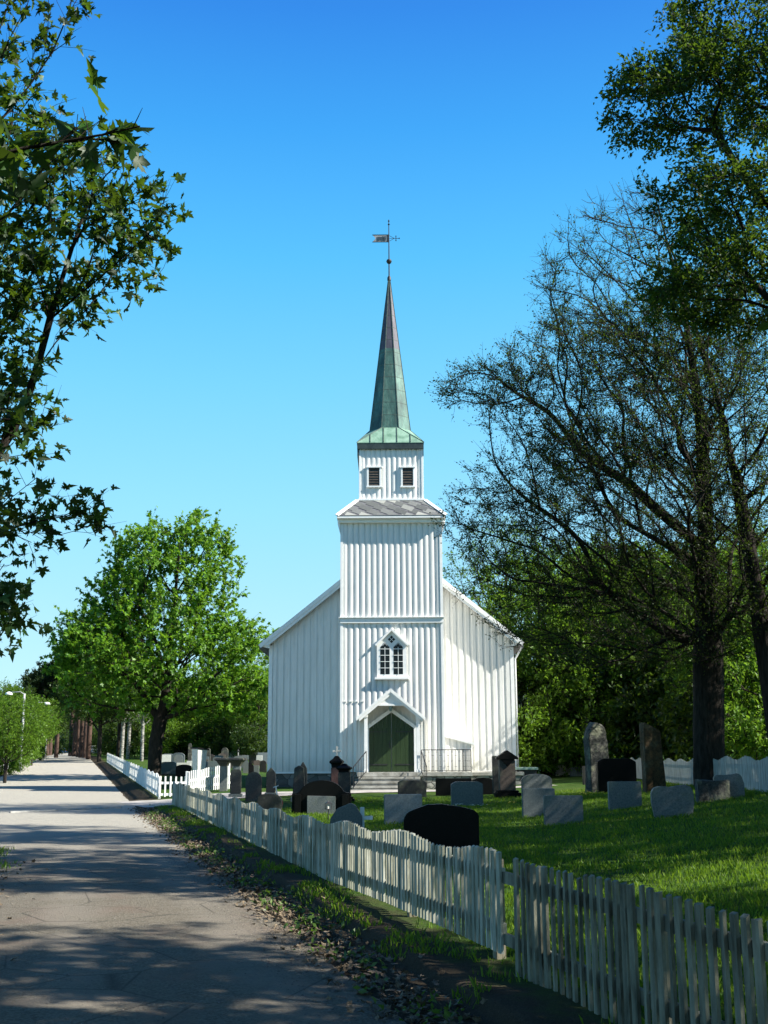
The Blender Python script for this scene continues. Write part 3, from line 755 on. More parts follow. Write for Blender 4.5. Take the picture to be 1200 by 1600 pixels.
# porch with the green double door
YP = YT-1.05
pl_, pz = P2(556.5, 1122, YP); pr_ = P2(664.5, 1120, YP)[0]; pcx = CX; pap = P2(611, 1077, YP)[1]
sl_p = (pap-pz)/((pr_-pl_)/2); pcx = (pl_+pr_)/2
porch = MB()
zt = .86
ZPL = P2(611, 1206.5, YT-.3)[1]     # platform level
def roofp(x): return pap - abs(x-pcx)*sl_p
for sg in (-1, 1):
    xe = pcx + sg*(pr_-pl_)/2
    poly = [(pcx, pap), (xe, roofp(xe)), (xe, roofp(xe)-.05), (pcx, pap-.06)]
    if sg > 0: poly = poly[::-1]
    porch.prism(poly, YP+.0, YT-.06)
prf = cpart(porch, 'porch_roof', M['roof'])
m_ = MB()
for sg in (-1, 1):
    xe = pcx + sg*(pr_-pl_)/2
    for d0, d1, y0_, y1_ in ((.02, -.12, YP-.06, YP-.005), (-.122, -.24, YP-.03, YP+.02)):
        xi = pcx
        poly = [(xi, pap+d0+.02), (xe, roofp(xe)+d0), (xe, roofp(xe)+d1), (xi, pap+d1)]
        if d0 < 0: xe2 = xe - sg*.12; poly = [(xi, pap+d0), (xe2, roofp(xe2)+d0), (xe2, roofp(xe2)+d1), (xi, pap+d1)]
        if sg > 0: poly = poly[::-1]
        m_.prism(poly, y0_, y1_)
cpart(m_, 'porch_barge_board', M['trim'], bevel=.006)
# small boarded tip of the porch gable
m_ = MB(); zt0 = P2(611, 1100, YP)[1]; hwx = (pap-.2-zt0)/sl_p
m_.prism([(pcx-hwx, zt0), (pcx+hwx, zt0), (pcx, pap-.2)], YP+.03, YP+.06); m_.box(pcx-hwx-.1, pcx+hwx+.1, YP+.005, YP+.065, zt0-.07, zt0-.002)
cpart(m_, 'gable_tip', M['trim'])
# posts + side walls
psx0 = P2(571.5, 1160, YP)[0]; psx1 = P2(653.5, 1160, YP)[0]
for x in (psx0, psx1):
    m_ = MB(); m_.box(x-.07, x+.07, YP+.07, YP+.21, ZPL, roofp(x)-.12); m_.box(x-.09, x+.09, YP+.05, YP+.23, ZPL, ZPL+.12); m_.box(x-.09, x+.09, YP+.05, YP+.23, roofp(x)-.3, roofp(x)-.1)
    cpart(m_, 'porch_post', M['trim'], bevel=.006)
# side boarding flush beside the door (between the posts and the outer edge)
sx_l = P2(557.5, 1160, YT-.25)[0]; sx_r = P2(663.5, 1160, YT-.25)[0]
dl, dzs = P2(576.5, 1138, YT-.22); dr = P2(646.5, 1138, YT-.22)[0]; dap = P2(611, 1113, YT-.22)[1]; dcx = (dl+dr)/2
m_ = board_wall(sx_l, sx_r, ZPL-.02, lambda x: roofp(x)-.08, YT-.22, .20, .02, seed=21)
m_.box(sx_l-.02, sx_l+.0, YT-.26, YT-.03, ZPL-.1, roofp(sx_l)-.08); m_.box(sx_r, sx_r+.02, YT-.26, YT-.03, ZPL-.1, roofp(sx_r)-.08)
cpart(m_, 'porch_wall', M['paint'])
# door: two leaves, frame
m_ = MB(); fw = .13
for sg in (-1, 1):
    x_ = dl if sg < 0 else dr; xo = x_+sg*fw
    poly = [(x_, ZPL), (xo, ZPL), (xo, dzs+.07), (dcx, dap+.19), (dcx, dap), (x_, dzs)]
    if sg > 0: poly = poly
    m_.prism(poly, YT-.34, YT-.235)
cpart(m_, 'door_frame', M['trim'], bevel=.005)
for sg in (-1, 1):
    x_ = dl if sg < 0 else dr
    d = MB(); nb = 5; a0, a1 = (dl, dcx-.008) if sg < 0 else (dcx+.008, dr)
    for i in range(nb):
        u0 = a0+(a1-a0)*i/nb+.004; u1 = a0+(a1-a0)*(i+1)/nb-.004
        zt_ = lambda x: dap - abs(x-dcx)*(dap-dzs)/((dr-dl)/2)
        d.prism([(u0, ZPL+.02), (u1, ZPL+.02), (u1, zt_(u1)), (u0, zt_(u0))], YT-.275, YT-.245)
    d.box(a0, a1, YT-.25, YT-.24, ZPL+.02, dzs)
    door = cpart(d, 'door', M['door'], bevel=.003)
    for zz in (P2(611, 1143.5, YT)[1], P2(611, 1194.5, YT)[1]):
        h = MB(); h.box(min(x_, x_-sg*.78), max(x_, x_-sg*.78), YT-.29, YT-.274, zz-.022, zz+.022)
        h.tube([(x_, YT-.29, zz-.06), (x_, YT-.29, zz+.06)], .018, 8)
        shift(h).build('hinge', M['iron'], door)
    if sg < 0:
        h = MB(); zz = P2(607, 1163, YT)[1]; h.box(dcx-.10, dcx-.06, YT-.285, YT-.274, zz-.16, zz+.12); h.tube([(dcx-.08, YT-.28, zz), (dcx-.08, YT-.33, zz), (dcx-.15, YT-.335, zz)], .010, 6)
        shift(h).build('handle', M['iron'], door)
# lantern hanging under the porch gable
lx, lz = P2(610.5, 1106, YP+.1)
ln = MB(); s1 = .10; ln.lathe([(.055, lz-.14), (.095, lz+.06), (.12, lz+.07), (.05, lz+.14), (.02, lz+.17), (.015, lz+.2)], lx, YP+.12, 6)
lan = cpart(ln, 'lantern', simple('green_bronze_lantern', (.10, .15, .13), (.22, .28, .25), 20, .5), bevel=0)
ln = MB(); ln.lathe([(.045, lz-.12), (.088, lz+.05)], lx, YP+.12, 6); 
ln.v = [((x-lx)*1.03+lx-OX, (y-YP-.12)*1.03+YP+.12-OY, z) for x, y, z in ln.v]; ln.build('lantern_glass', simple('pale_lantern_glass', (.35, .38, .34), (.5, .52, .48), 3, .15), lan)
# terrace, foundation wall and steps
TRX = P2(738, 1206, YT-1.0)[0]
m_ = MB(); m_.box(psx0-.35, TRX, YP-.1, YT+.0, ZPL-.16, ZPL-.0)
m_.box(TX1+.1, NX1+.05, YT+.01, YN-.06, ZPL-.17, ZPL-.03)
cpart(m_, 'terrace_slab', M['concrete'], bevel=.012)
m_ = MB(); m_.box(psx1-.05, TRX-.06, YP-.04, YT-.02, -.2, ZPL-.163); m_.box(TX1+.15, NX1+.02, YT+.05, YN-.1, -.2, ZPL-.175)
m_.box(psx0-.3, psx1-.052, YP+.1, YT-.02, -.2, ZPL-.165)
cpart(m_, 'terrace_wall', mat_rubble('pale_rubble_stone', (.16, .16, .14), (.36, .35, .31)))
m_ = MB(); ns = 4; g0 = .12; rise = (ZPL-g0)/(ns+0)
for i in range(ns):
    z1 = ZPL - rise*i - .002*(i == 0) - (.0 if i else .0); y1_ = YP-.1-.30*i
    if i == 0: continue
    m_.box(psx0-.18-.13*i, psx1+.02+.04*i, y1_-.0, y1_+.33, z1-.09, z1)
    m_.box(psx0-.16-.13*i, psx1+.0+.04*i, y1_+.025, y1_+.32, z1-rise-.0, z1-.092)
cpart(m_, 'step', M['concrete'], bevel=.012)
m_ = MB(); m_.box(psx0-.62, psx1+.2, YP-1.45, YP-.98, g0-.1, g0+.03); m_.box(psx0-.16, psx1, YP-.09, YP+.1, ZPL-rise, ZPL-.165)
cpart(m_, 'bottom_step', M['concrete'], bevel=.012)
# iron railings
def rail_panel(mb, a, b, z0a, z0b, h, n, crosses=True):
    a = Vector(a); b = Vector(b)
    for i in range(n+1):
        f = i/n; p = a.lerp(b, f); z0 = z0a+(z0b-z0a)*f
        end = i in (0, n)
        mb.bar((p.x, p.y, z0+(0 if end else .06)), (p.x, p.y, z0+h), .028 if end else .014)
        if crosses and not end:
            dv = (b-a).normalized()*.045
            for q_ in ((.25, .75) if i % 2 else (.5, .9)):
                zz = z0+h*q_; mb.bar((p.x-dv.x, p.y-dv.y, zz), (p.x+dv.x, p.y+dv.y, zz), .014)
    for zz in (.06, h): mb.bar((a.x, a.y, z0a+zz), (b.x, b.y, z0b+zz), .022 if zz < .5 else .032)
hr_ = P2(700, 1171.5, YP)[1]-ZPL
m_ = MB(); rail_panel(m_, (psx1+.12, YP-.02, 0), (TRX-.05, YP-.02, 0), ZPL, ZPL, hr_, 13); cpart(m_, 'terrace_railing', M['iron'])
m_ = MB(); rail_panel(m_, (TRX-.05, YP-.02, 0), (TRX-.32, YT+.0, 0), ZPL, ZPL, hr_, 9); cpart(m_, 'terrace_railing', M['iron'])
m_ = MB(); rail_panel(m_, (psx1+.12, YP-.02, 0), (psx1+.30, YP-1.0, 0), ZPL, ZPL-.62, hr_*.95, 4, False); cpart(m_, 'stair_railing', M['iron'])
m_ = MB(); rail_panel(m_, (psx0+.02, YP-.02, 0), (psx0-.48, YP-1.15, 0), ZPL, ZPL-.62, hr_*.95, 5, False); cpart(m_, 'stair_railing', M['iron'])
# lean-to hatch on the right
m_ = MB(); hx0 = TX1+.0; hx1, hz1 = P2(741, 1162, YT+.6); hz0 = P2(694, 1149, YT+.6)[1]
m_.prism([(hx0, ZPL), (hx1-.12, ZPL), (hx1-.12, hz1-.08), (hx0, hz0-.04)], YT+.62, YN-.06)
lt = board_wall(hx0+.02, hx1-.12, ZPL+.0, lambda x: hz0-.04+(hz1-hz0)*(x-hx0)/(hx1-hx0), YT+.60, .26, .02, seed=8); m_.add(lt.v, lt.f)
lto = cpart(m_, 'cellar_lean_to', M['paint'])
m_ = MB(); m_.prism([(hx0, hz0-.06), (hx1, hz1-.07), (hx1, hz1+.03), (hx0, hz0+.04)], YT+.5, YN-.07)
shift(m_).build('lean_to_roof', M['trim'], lto, bevel=.006)
# green well table beside the church
wx0, wz = P2(806, 1199, 50.5); wx1 = P2(838, 1199, 50.5)[0]
gb = empty('garden_chest', ((wx0+wx1)/2, 50.5, 0.15), 0, 'low chest with a pale green lid at the right corner of the church', 'chest')
m_ = MB(); m_.box(-.48, .48, -.3, .6, wz-.15-.10, wz-.15); m_.build('lid', simple('pale_green_lid', (.30, .42, .32), (.38, .48, .38), 4, .6), gb, bevel=.01)
m_ = MB(); m_.box(-.42, .42, -.24, .55, -.4, wz-.15-.102); m_.build('chest_body', M['g_dark'], gb, bevel=.01)

# ------------------------------------------------------------------ fences
def fence(name, label, s0, s1, t0, pitch, hgt_f, zf, mat, posts=(), wave=.035, wp=.055, rails=(.18, .60), seed=1, first=100, ext=0):
    """picket fence along the fence line from s0 to s1; pickets on the road side, rails behind"""
    x0, y0 = xy(s0, t0); root = empty(name, (x0, y0, zf(s0)), 0, label, 'fence'); rg = random.Random(seed)
    n = int((s1-s0)/pitch); rot = math.atan2(U[1], U[0])
    def loc(s, t, z): x, y = xy(s, t); return (x-x0, y-y0, z-zf(s0))
    protos = []
    rest = MB()
    def picket(mb, s, hh, origin=True):
        tw = rg.uniform(-.012, .012); w2 = wp/2*rg.uniform(.93, 1.07); lean = rg.uniform(-.008, .008); a = []
        for z, sh in ((-.0, 0), (hh, lean)):
            for ds, dt in ((-w2, -.022), (w2, -.022+tw), (w2, tw), (-w2, 0)):
                zz = z + (0 if z <= 0 else rg.uniform(-.003, .003) - (.012 if dt < -.01 else 0))
                a.append(loc(s+ds+sh, t0+dt, zf(s)+.0+zz))
        mb.add(a, [(3,2,1,0),(4,5,6,7),(0,1,5,4),(1,2,6,5),(2,3,7,6),(3,0,4,7)])
    for i in range(n):
        s = s0 + i*pitch + rg.uniform(-.006, .006)
        hh = hgt_f(s) + wave*math.sin(s*2*math.pi/2.5+1) + rg.uniform(-.006, .006)
        if rg.random() < .012: hh -= rg.uniform(.02, .05)
        if i < first:
            mb = MB(); picket(mb, s, hh); mb.build('picket', mat, root)
        else: picket(rest, s, hh)
    if rest.v: tag(rest.build('picket', mat, root), kind='stuff')
    for rz in rails:
        mb = MB(); k = max(1, int((s1-s0)/2.5))
        for j in range(k):
            a = s0+(s1-s0)*j/k; b = s0+(s1-s0)*(j+1)/k-.004 + (ext if j == k-1 else 0)
            mb.bar(loc(a, t0+.022, zf(a)+rz*hgt_f(a)/.75), loc(b, t0+.022, zf(b)+rz*hgt_f(b)/.75), .036, .085)
        mb.build('rail', mat, root)
    for ps in posts:
        mb = MB(); a = loc(ps, t0+.085, zf(ps)-.25); b = loc(ps, t0+.085, zf(ps)+hgt_f(ps)-.06)
        mb.bar(a, b, .085, .085, up=(U[0], U[1], 0)); mb.build('post', M['oldpost'], root, bevel=.006)
    return root
FS = lambda Y: (Y-9.5)/.9659
s_gap = -.35
zb_near = lambda s: -.05 if s < -.3 else .07*(1-ss(0, 9, s)) + .0 - .05*ss(3, 9, s)
fence('picket_fence', 'low worn picket fence at the right foreground, nearest section, grey-green with painted-in shade', -4.9, -.27, 0., .112, lambda s: .86, lambda s: -.05, M['fence_old_shaded'], posts=(-4.6, -2.5, -.6), wave=.012, wp=.047, rails=(.2, .60), seed=3, ext=.21)
fence('picket_fence', 'long weathered white picket fence with a wavy top along the road up to the drive', -.05, 30.5, 0., .104, lambda s: .74, zb_near, M['fence'], posts=[.25+2.5*i for i in range(13)], seed=4)
fence('picket_fence', 'clean white picket fence beyond the drive, running up along the road past the big maple', 36.9, 102, 0., .125, lambda s: .82, lambda s: ramp(s)-.0, M['fence_far'], posts=[37.1+2.5*i for i in range(26)], seed=5, wave=.03, first=100, wp=.07)
# big bare corner posts in the long fence
def thin_post(px, pyb, pyt, w_, label, name='wooden_post', mat='oldpost'):
    x, y, z = onground(px, pyb)
    return x, y, z
# gate: short return fence and a gate leaf
def straight_fence(name, cat, label, a, b, h0, h1, z0, pitch, mat, wp=.06, nrail=2, brace=False, rails=(.2, .72)):
    a = Vector(a); b = Vector(b); root = empty(name, (a.x, a.y, z0), 0, label, cat); d = (b-a); L = d.length; d.normalize(); rg = random.Random(int(L*100))
    nn_ = Vector((d.y, -d.x)); n = int(L/pitch)
    for i in range(n+1):
        p = a + d*(i*pitch); hh = h0+(h1-h0)*i/n + .02*math.sin(i*.8)
        mb = MB(); o = p-a
        mb.bar((o.x, o.y, .08), (o.x, o.y, hh+rg.uniform(-.008, .008)), .022, wp, up=(d.x, d.y, 0)) 
        mb.build('picket', mat, root)
    for r_ in rails:
        mb = MB(); o = nn_*(-.03); e = (b-a)-nn_*.03
        mb.bar((o.x, o.y, r_*h0), (e.x, e.y, r_*h1), .03, .09); mb.build('rail', mat, root)
    for p in (a-a, b-a):
        mb = MB(); p = p - nn_*.09; mb.bar((p.x, p.y, -.2), (p.x, p.y, (h0 if p.length < .3 else h1)+.02), .09, .09); mb.build('post', mat, root, bevel=.006)
    return root
gx0, gy0 = xy(36.75, .05)
straight_fence('return_fence', 'fence', 'short white picket return at the corner of the drive, facing the road junction', (gx0, gy0), (gx0+.95, gy0+.25), .82, .82, hgt(gx0, gy0)-.0, .2, M['fence_far'])
gate = straight_fence('open_gate', 'gate', 'bright white wooden gate leaf standing open behind the drive, tall pickets in the sun', (gx0+1.05, gy0+.3), (-6.55, 50.0), .84, 1.12, .08, .21, M['fence_far'], wp=.085, rails=(.28, .60))
# fence at the back right of the churchyard
bx0, by0 = 6.4, 66.; 
def back_fence():
    a = Vector(at(1010, 1200, 50)[:1] + (50,)); a = Vector((at(985, 1200, 52)[0], 52.)); b = Vector((at(1215, 1200, 27.5)[0], 27.5)); 
    root = empty('back_fence', (a.x, a.y, 0), 0, 'pale wooden picket fence at the far right edge of the churchyard behind the big trunk', 'fence')
    L = (b-a).length; d = (b-a)/L; n = int(L/.13); rg = random.Random(8); rest = MB()
    for i in range(n, -1, -1):
        p = a+d*(i*.13); z = hgt(p.x, p.y); o = p-a; hh = .80+.05*math.sin(i*.35)+rg.uniform(-.01, .01)
        mb = MB() if n-i < 100 else rest
        mb.bar((o.x, o.y, z), (o.x, o.y, z+hh), .02, .10, up=(d.x, d.y, 0))
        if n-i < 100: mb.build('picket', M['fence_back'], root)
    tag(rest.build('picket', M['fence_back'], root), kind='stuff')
    for r_ in (.2, .62):
        mb = MB(); k = 8
        for j in range(k):
            p = a+d*L*j/k; q_ = a+d*L*(j+1)/k; mb.bar((p.x-a.x+.03, p.y-a.y+.03, hgt(p.x, p.y)+r_), (q_.x-a.x+.03, q_.y-a.y+.03, hgt(q_.x, q_.y)+r_), .03, .08)
        mb.build('rail', M['fence_old_shaded'], root)
back_fence()

# ------------------------------------------------------------------ gravestones and monuments
def prof(kind, seed=0):
    P = []
    if kind == 'rect': P = [(-.5, 0), (.5, 0), (.5, 1), (-.5, 1)]
    elif kind == 'arch': P = [(-.5, 0), (.5, 0)] + [(.5*math.cos(a), .72+.28*math.sin(a)) for a in np.linspace(0, math.pi, 15)]
    elif kind == 'round': P = [(-.5, 0), (.5, 0)] + [(.5*math.cos(a), .55+.45*math.sin(a)) for a in np.linspace(0, math.pi, 17)]
    elif kind == 'lowarch': P = [(-.5, 0), (.5, 0)] + [(.5-u, .84+.16*math.sin(math.pi*u)**.7) for u in np.linspace(0, 1, 13)]
    elif kind == 'shoulder': P = [(-.5, 0), (.5, 0), (.5, .80), (.44, .88), (.25, .95), (0, 1), (-.18, .99), (-.36, .9), (-.45, .84), (-.5, .72)]
    elif kind == 'gable': P = [(-.5, 0), (.5, 0), (.5, .8), (0, 1), (-.5, .8)]
    elif kind == 'point': P = [(-.42, 0), (.5, 0), (.5, .55), (.28, .95), (.12, 1), (-.3, .8), (-.5, .45), (-.5, .2)]
    elif kind == 'slant': P = [(-.42, 0), (.5, 0), (.32, .86), (.20, .90), (-.38, 1), (-.42, .95)]
    elif kind == 'heart': P = [(-.43, 0), (.43, 0), (.5, .45), (.5, .72), (.44, .93), (.3, 1), (.1, .96), (-.05, .93), (-.3, .955), (-.44, .9), (-.5, .75), (-.5, .45)]
    elif kind == 'wave': P = [(-.5, 0), (.5, 0), (.5, .6), (.42, .9), (.3, 1), (.1, .95), (-.1, .93), (-.4, .94), (-.5, .85)]
    elif kind == 'dish': P = [(-.45, 0), (.45, 0), (.5, .35), (.46, .75), (.3, .95), (0, 1), (-.3, .97), (-.46, .8), (-.5, .4)]
    elif kind == 'obelisk': P = [(-.5, 0), (.5, 0), (.36, .93), (0, 1), (-.36, .93)]
    elif kind == 'column': P = [(-.5, 0), (.5, 0), (.42, .9), (.3, .97), (0, 1), (-.3, .97), (-.42, .9)]
    elif kind == 'clip': P = [(-.5, 0), (.5, 0), (.5, .9), (.35, 1), (-.35, 1), (-.5, .9)]
    return P
ALLG = []
def stone(label, px, pyt, pyb, wpx, kind, mat, thick=.14, rz=0, base=False, group=None, cat='gravestone', rough=0, name='gravestone', dy=0):
    x, y, z = onground(px, pyb); y += dy
    if dy: x = at(px, pyb, y)[0]; z = hgt(x, y)
    ztop = at(px, pyt, y)[1]; h = ztop - z; wd = wpx*y*1.01/FPX
    root = empty(name, (x, y, z), rz, label, cat, group)
    pts = [(a*wd, b*h) for a, b in prof(kind)]
    z0 = 0
    if base:
        b_ = MB(); b_.box(-wd*.62, wd*.62, -thick*.9, thick*.9, -.12, h*.13); b_.build('base', M['g_dark'] if mat != 'g_dark' else M['g_grey'], root, bevel=.012)
        pts = [(a, b if b > 0 else h*.132) for a, b in pts]
    else: pts = [(a, b if b > 0 else -.08) for a, b in pts]
    mb = MB(); mb.prism(pts, -thick/2, thick/2)
    mb.build('slab', M[mat], root, bevel=min(.015, thick*.1) if not rough else .02, sub=2 if rough else 0, noise=rough, seed=int(px))
    ALLG.append((x, y)); return root
G = 'gravestones on the lawn in front of the church'
st_ = stone('large black polished gravestone with a shallow arched top just behind the picket fence', 690, 1256, 1338, 112, 'shoulder', 'g_black', .22, 0, False, G)
stone('wide light grey square slab left of the large black arched stone', 630, 1241, 1288, 57, 'rect', 'g_light', .16, .05, False, G)
stone('dark slab with a rounded back just in front of the church steps', 644, 1219, 1246, 43, 'clip', 'g_dark', .16, 0, False, G)
stone('low wide black stone in front of the terrace railing', 709, 1216, 1243, 54, 'rect', 'g_black', .18, 0, False, G)
stone('grey rounded-corner slab in the middle of the lawn below the railing', 730, 1221, 1259, 48, 'clip', 'g_blue', .16, .08, False, G)
stone('black round-topped stone left of the brown gabled pillar', 755, 1215, 1242, 36, 'arch', 'g_black', .16, 0, False, G)
stone('narrow dark slab tucked behind the left side of the brown gabled pillar', 776, 1181, 1243, 11, 'rect', 'g_dark', .3, 0, False, G)
stone('grey broad stone with an arched top right of the brown gabled pillar', 839, 1209, 1243, 46, 'arch', 'g_grey', .16, .05, False, G)
stone('grey square slab partly overlapped by its right-hand neighbour', 842, 1232, 1275, 49, 'rect', 'g_blue', .15, .03, False, G)
stone('grey square slab nearest the front, standing in the shade on the right lawn', 881, 1243, 1288, 58, 'rect', 'g_grey', .16, -.04, False, G)
stone('tall rough dark stone pillar with a rounded top', 934, 1129, 1238, 31, 'arch', 'g_rough', .45, .3, False, G, 'standing stone', .05, 'standing_stone')
stone('broad black block stone between the two tall rough pillars', 964, 1185, 1238, 58, 'clip', 'g_black', .35, 0, False, G)
stone('tall rusty brown stone slab with a slanted broken top', 1022, 1128, 1237, 36, 'slant', 'g_rust', .35, .2, False, G, 'standing stone', .03, 'standing_stone')
stone('leaning light grey slab in front of the two tall rough pillars', 977, 1221, 1263, 50, 'rect', 'g_grey', .15, .12, False, G)
stone('heart-shaped pale grey stone on the right lawn', 1052, 1226, 1276, 63, 'heart', 'g_grey', .16, -.05, False, G)
stone('rough unpolished rock slab with a ragged face near the big trunk', 1114, 1219, 1252, 50, 'rect', 'g_rough', .3, 0, False, G, 'gravestone', .05)
stone('grey stone with a curved crest behind the rough rock slab', 1140, 1208, 1248, 44, 'wave', 'g_grey', .16, -.1, False, G)
stone('small dark stone by the path right of the church, half hidden', 917, 1197, 1226, 12, 'rect', 'g_dark', .16, 0, False, G)
stone('small pale stone with dark centre far behind the lawn', 880, 1196, 1212, 22, 'clip', 'g_pale', .2, 0, False, G)
stone('small grey stone far behind the lawn next to the pale one', 900, 1198, 1213, 18, 'arch', 'g_grey', .2, 0, False, G)
stone('dark stump-like stone under the trees right of the church', 860, 1172, 1210, 15, 'slant', 'g_rough', .4, 0, False, G, 'gravestone', .04)
stone('light blue-grey pointed stone close behind the fence with a lantern before it', 541, 1255, 1300, 48, 'point', 'g_blue', .14, 0, False, G)
stone('dark low oval stone behind the fence left of the black arch monument', 421, 1240, 1268, 38, 'dish', 'g_dark', .2, 0, False, G)
stone('slim dark obelisk stone with a peaked top before the church left wall', 423, 1199, 1244, 14, 'gable', 'g_dark', .2, 0, True, G)
stone('brownish stone with a fully rounded head behind the fence', 396, 1206, 1252, 24, 'arch', 'g_brown', .16, 0, False, G)
stone('grey narrow stone with a peaked top at the end of the white gate', 368, 1202, 1246, 16, 'clip', 'g_dark', .2, 0, True, G)
stone('dark narrow gabled stone, left of the pair before the blue-shadowed wall', 467, 1196, 1252, 19, 'obelisk', 'g_dark', .3, 0, True, G)
stone('thin dark stone peeping behind the left of the pair', 473, 1190, 1246, 12, 'gable', 'g_dark', .25, 0, False, G)
stone('black leaning rounded stone behind the brownish one', 392, 1190, 1240, 10, 'slant', 'g_black', .25, .2, False, G)
# brown pillar with a gabled black cap
def monument(label, px, pyt, pyb, wpx, mats, cap='gable', cross=False, name='monument'):
    x, y, z = onground(px, pyb); zt = at(px, pyt, y)[1]; h = zt-z; wd = wpx*y/FPX
    root = empty(name, (x, y, z), 0, label, 'monument', 'pillar monuments in the churchyard'); ALLG.append((x, y))
    b = MB(); b.box(-wd*.72, wd*.72, -wd*.6, wd*.6, -.1, h*.10); b.box(-wd*.6, wd*.6, -wd*.5, wd*.5, h*.103, h*.15); b.build('base', M[mats[1]], root, bevel=.015)
    if cap == 'gable':
        b = MB(); b.box(-wd*.44, wd*.44, -wd*.4, wd*.4, h*.152, h*.80); b.build('pillar', M[mats[0]], root, bevel=.012)
        b = MB(); b.prism([(-wd*.62, h*.80), (-wd*.5, h*.802), (wd*.5, h*.802), (wd*.62, h*.80), (wd*.62, h*.84), (0, h), (-wd*.62, h*.84)], -wd*.48, wd*.48)
        b.prism([(-wd*.40, h*.802), (0, h*.64), (wd*.40, h*.802)], -wd*.46, -wd*.405); b.build('cap', M[mats[1]], root, bevel=.01)
    else:
        hc = .82 if not cross else .66
        b = MB(); b.box(-wd*.42, wd*.42, -wd*.42, wd*.42, h*.152, h*(hc-.06)); b.build('pillar', M[mats[0]], root, bevel=.012)
        b = MB(); b.lathe([(wd*.50, h*(hc-.06)), (wd*.52, h*(hc-.0)), (wd*.70, h*(hc+.03)), (wd*.70, h*(hc+.06)), (wd*.36, h*(hc+.11)), (wd*.20, h*(hc+.155)), (.02, h*(hc+.165))], 0, 0, 4)
        b.v = [(p[0]*math.cos(math.pi/4)-p[1]*math.sin(math.pi/4), p[0]*math.sin(math.pi/4)+p[1]*math.cos(math.pi/4), p[2]) for p in b.v]
        b.build('cap', M[mats[1]], root, bevel=.008)
        if cross:
            z0 = h*(hc+.15); b = MB(); t_ = .035; b.box(-t_, t_, -.03, .03, z0, h); b.box(-.15, -t_-.001, -.028, .028, h-.20, h-.13); b.box(t_+.001, .15, -.028, .028, h-.20, h-.13)
            b.build('cross', M['g_pale'], root, bevel=.008)
    return root
monument('brown granite pillar with black gabled cap before the right end of the church', 793, 1172, 1246, 27, ('g_brown', 'g_black'))
monument('reddish pillar with a moulded black cap and a small white cross on top', 526, 1166, 1250, 20, ('g_red', 'g_black'), 'cap', True)
monument('dark granite pillar with a pyramid cap right of the white-cross pillar', 538, 1192, 1254, 22, ('g_dark', 'g_black'), 'cap')
# black arch monument with an inner slab
def arch_monument():
    x, y, z = onground(502, 1272); k = y/FPX
    root = empty('arch_monument', (x, y, z), 0, 'broad black arch monument framing a grey slab, behind the fence', 'monument'); H_ = at(502, 1219, y)[1]-z; W = 90*k
    out = [(-W/2, -.1), (W/2, -.1), (W/2, H_*.62), (W*.43, H_*.62)] + [(W*.38*math.cos(a), H_*(.55+.45*math.sin(a))) for a in np.linspace(.25, math.pi-.25, 15)] + [(-W*.43, H_*.62), (-W/2, H_*.62)]
    b = MB(); b.prism(out, .06, .30); b.build('surround', M['g_black'], root, bevel=.015)
    b = MB(); b.prism([(-W*.24, -.05), (W*.24, -.05), (W*.24, H_*.52), (-W*.24, H_*.54)], -.06, .058); b.build('slab', M['g_grey'], root, bevel=.01)
    for sx in (-1, 1): b = MB(); b.box(sx*W*.40-.09, sx*W*.40+.09, -.07, .057, -.1, H_*.58); b.build('side_post', M['g_black'], root, bevel=.012)
arch_monument()
# small lanterns, cross, tool
def grave_lantern(label, px, pyt, pyb, mat='iron', glow='g_pale', dy=0):
    x, y, z = onground(px, pyb); y += dy; x = at(px, pyb, y)[0]; h = at(px, pyt, y)[1]-z; s_ = .065
    root = empty('grave_lantern', (x, y, z), .4, label, 'lantern', 'grave lanterns')
    b = MB(); b.tube([(0, 0, 0), (0, 0, h*.55)], .012, 6); b.box(-s_, s_, -s_, s_, h*.55, h*.58)
    for i in (-1, 1):
        for j in (-1, 1): b.bar((i*s_*.9, j*s_*.9, h*.58), (i*s_, j*s_, h*.86), .014)
    b.build('frame', M[mat], root)
    b = MB(); b.lathe([(s_*1.6, h*.862), (s_*.5, h*.95), (.012, h)], 0, 0, 4); b.v = [(p[0]*.7071-p[1]*.7071, p[0]*.7071+p[1]*.7071, p[2]) for p in b.v]; b.build('roof', M[mat], root)
    b = MB(); b.box(-s_*.5, s_*.5, -s_*.5, s_*.5, h*.585, h*.78); b.build('candle', M[glow], root, bevel=.005)
grave_lantern('black lantern on a thin stem before the pointed blue-grey stone', 545, 1259, 1296)
grave_lantern('black lantern before the grey slab of the arch monument', 513, 1251, 1280, dy=-.5)
grave_lantern('small lantern on a stem among the far stones left of the church', 372, 1170, 1196)
x, y, z = onground(566, 1300); b = MB(); k = y/FPX
zt = at(566, 1261, y)[1]-z; b.box(-.045, .045, -.02, .02, -.05, zt); b.box(-.22, -.047, -.018, .018, zt-.26, zt-.18); b.box(.047, .22, -.018, .018, zt-.26, zt-.18)
o = b.build('grave_cross', M['fence_far'], None, bevel=.006); o.location = (x, y, z); tag(o, 'small pale wooden cross at the right edge of the pointed blue-grey stone', 'cross')
x, y, z = onground(440, 1262); b = MB(); b.lathe([(.05, 0), (.06, .06), (.055, .16), (.03, .19), (.01, .2)], 0, 0, 12); o = b.build('grave_candle', M['red'], None, smooth=True); o.location = (x, y-.2, z+.05); tag(o, 'red plastic grave candle beside the dark oval stone', 'candle')
x, y, z = onground(436, 1255); b = MB(); b.tube([(0, 0, 0), (-.12, .0, .55)], .018, 6); b.bar((-.20, 0, .50), (-.03, 0, .56), .025); o = b.build('tool_handle', M['trim'], None); o.location = (x, y, z); tag(o, 'pale upright tool handle leaning behind the dark oval stone', 'tool')
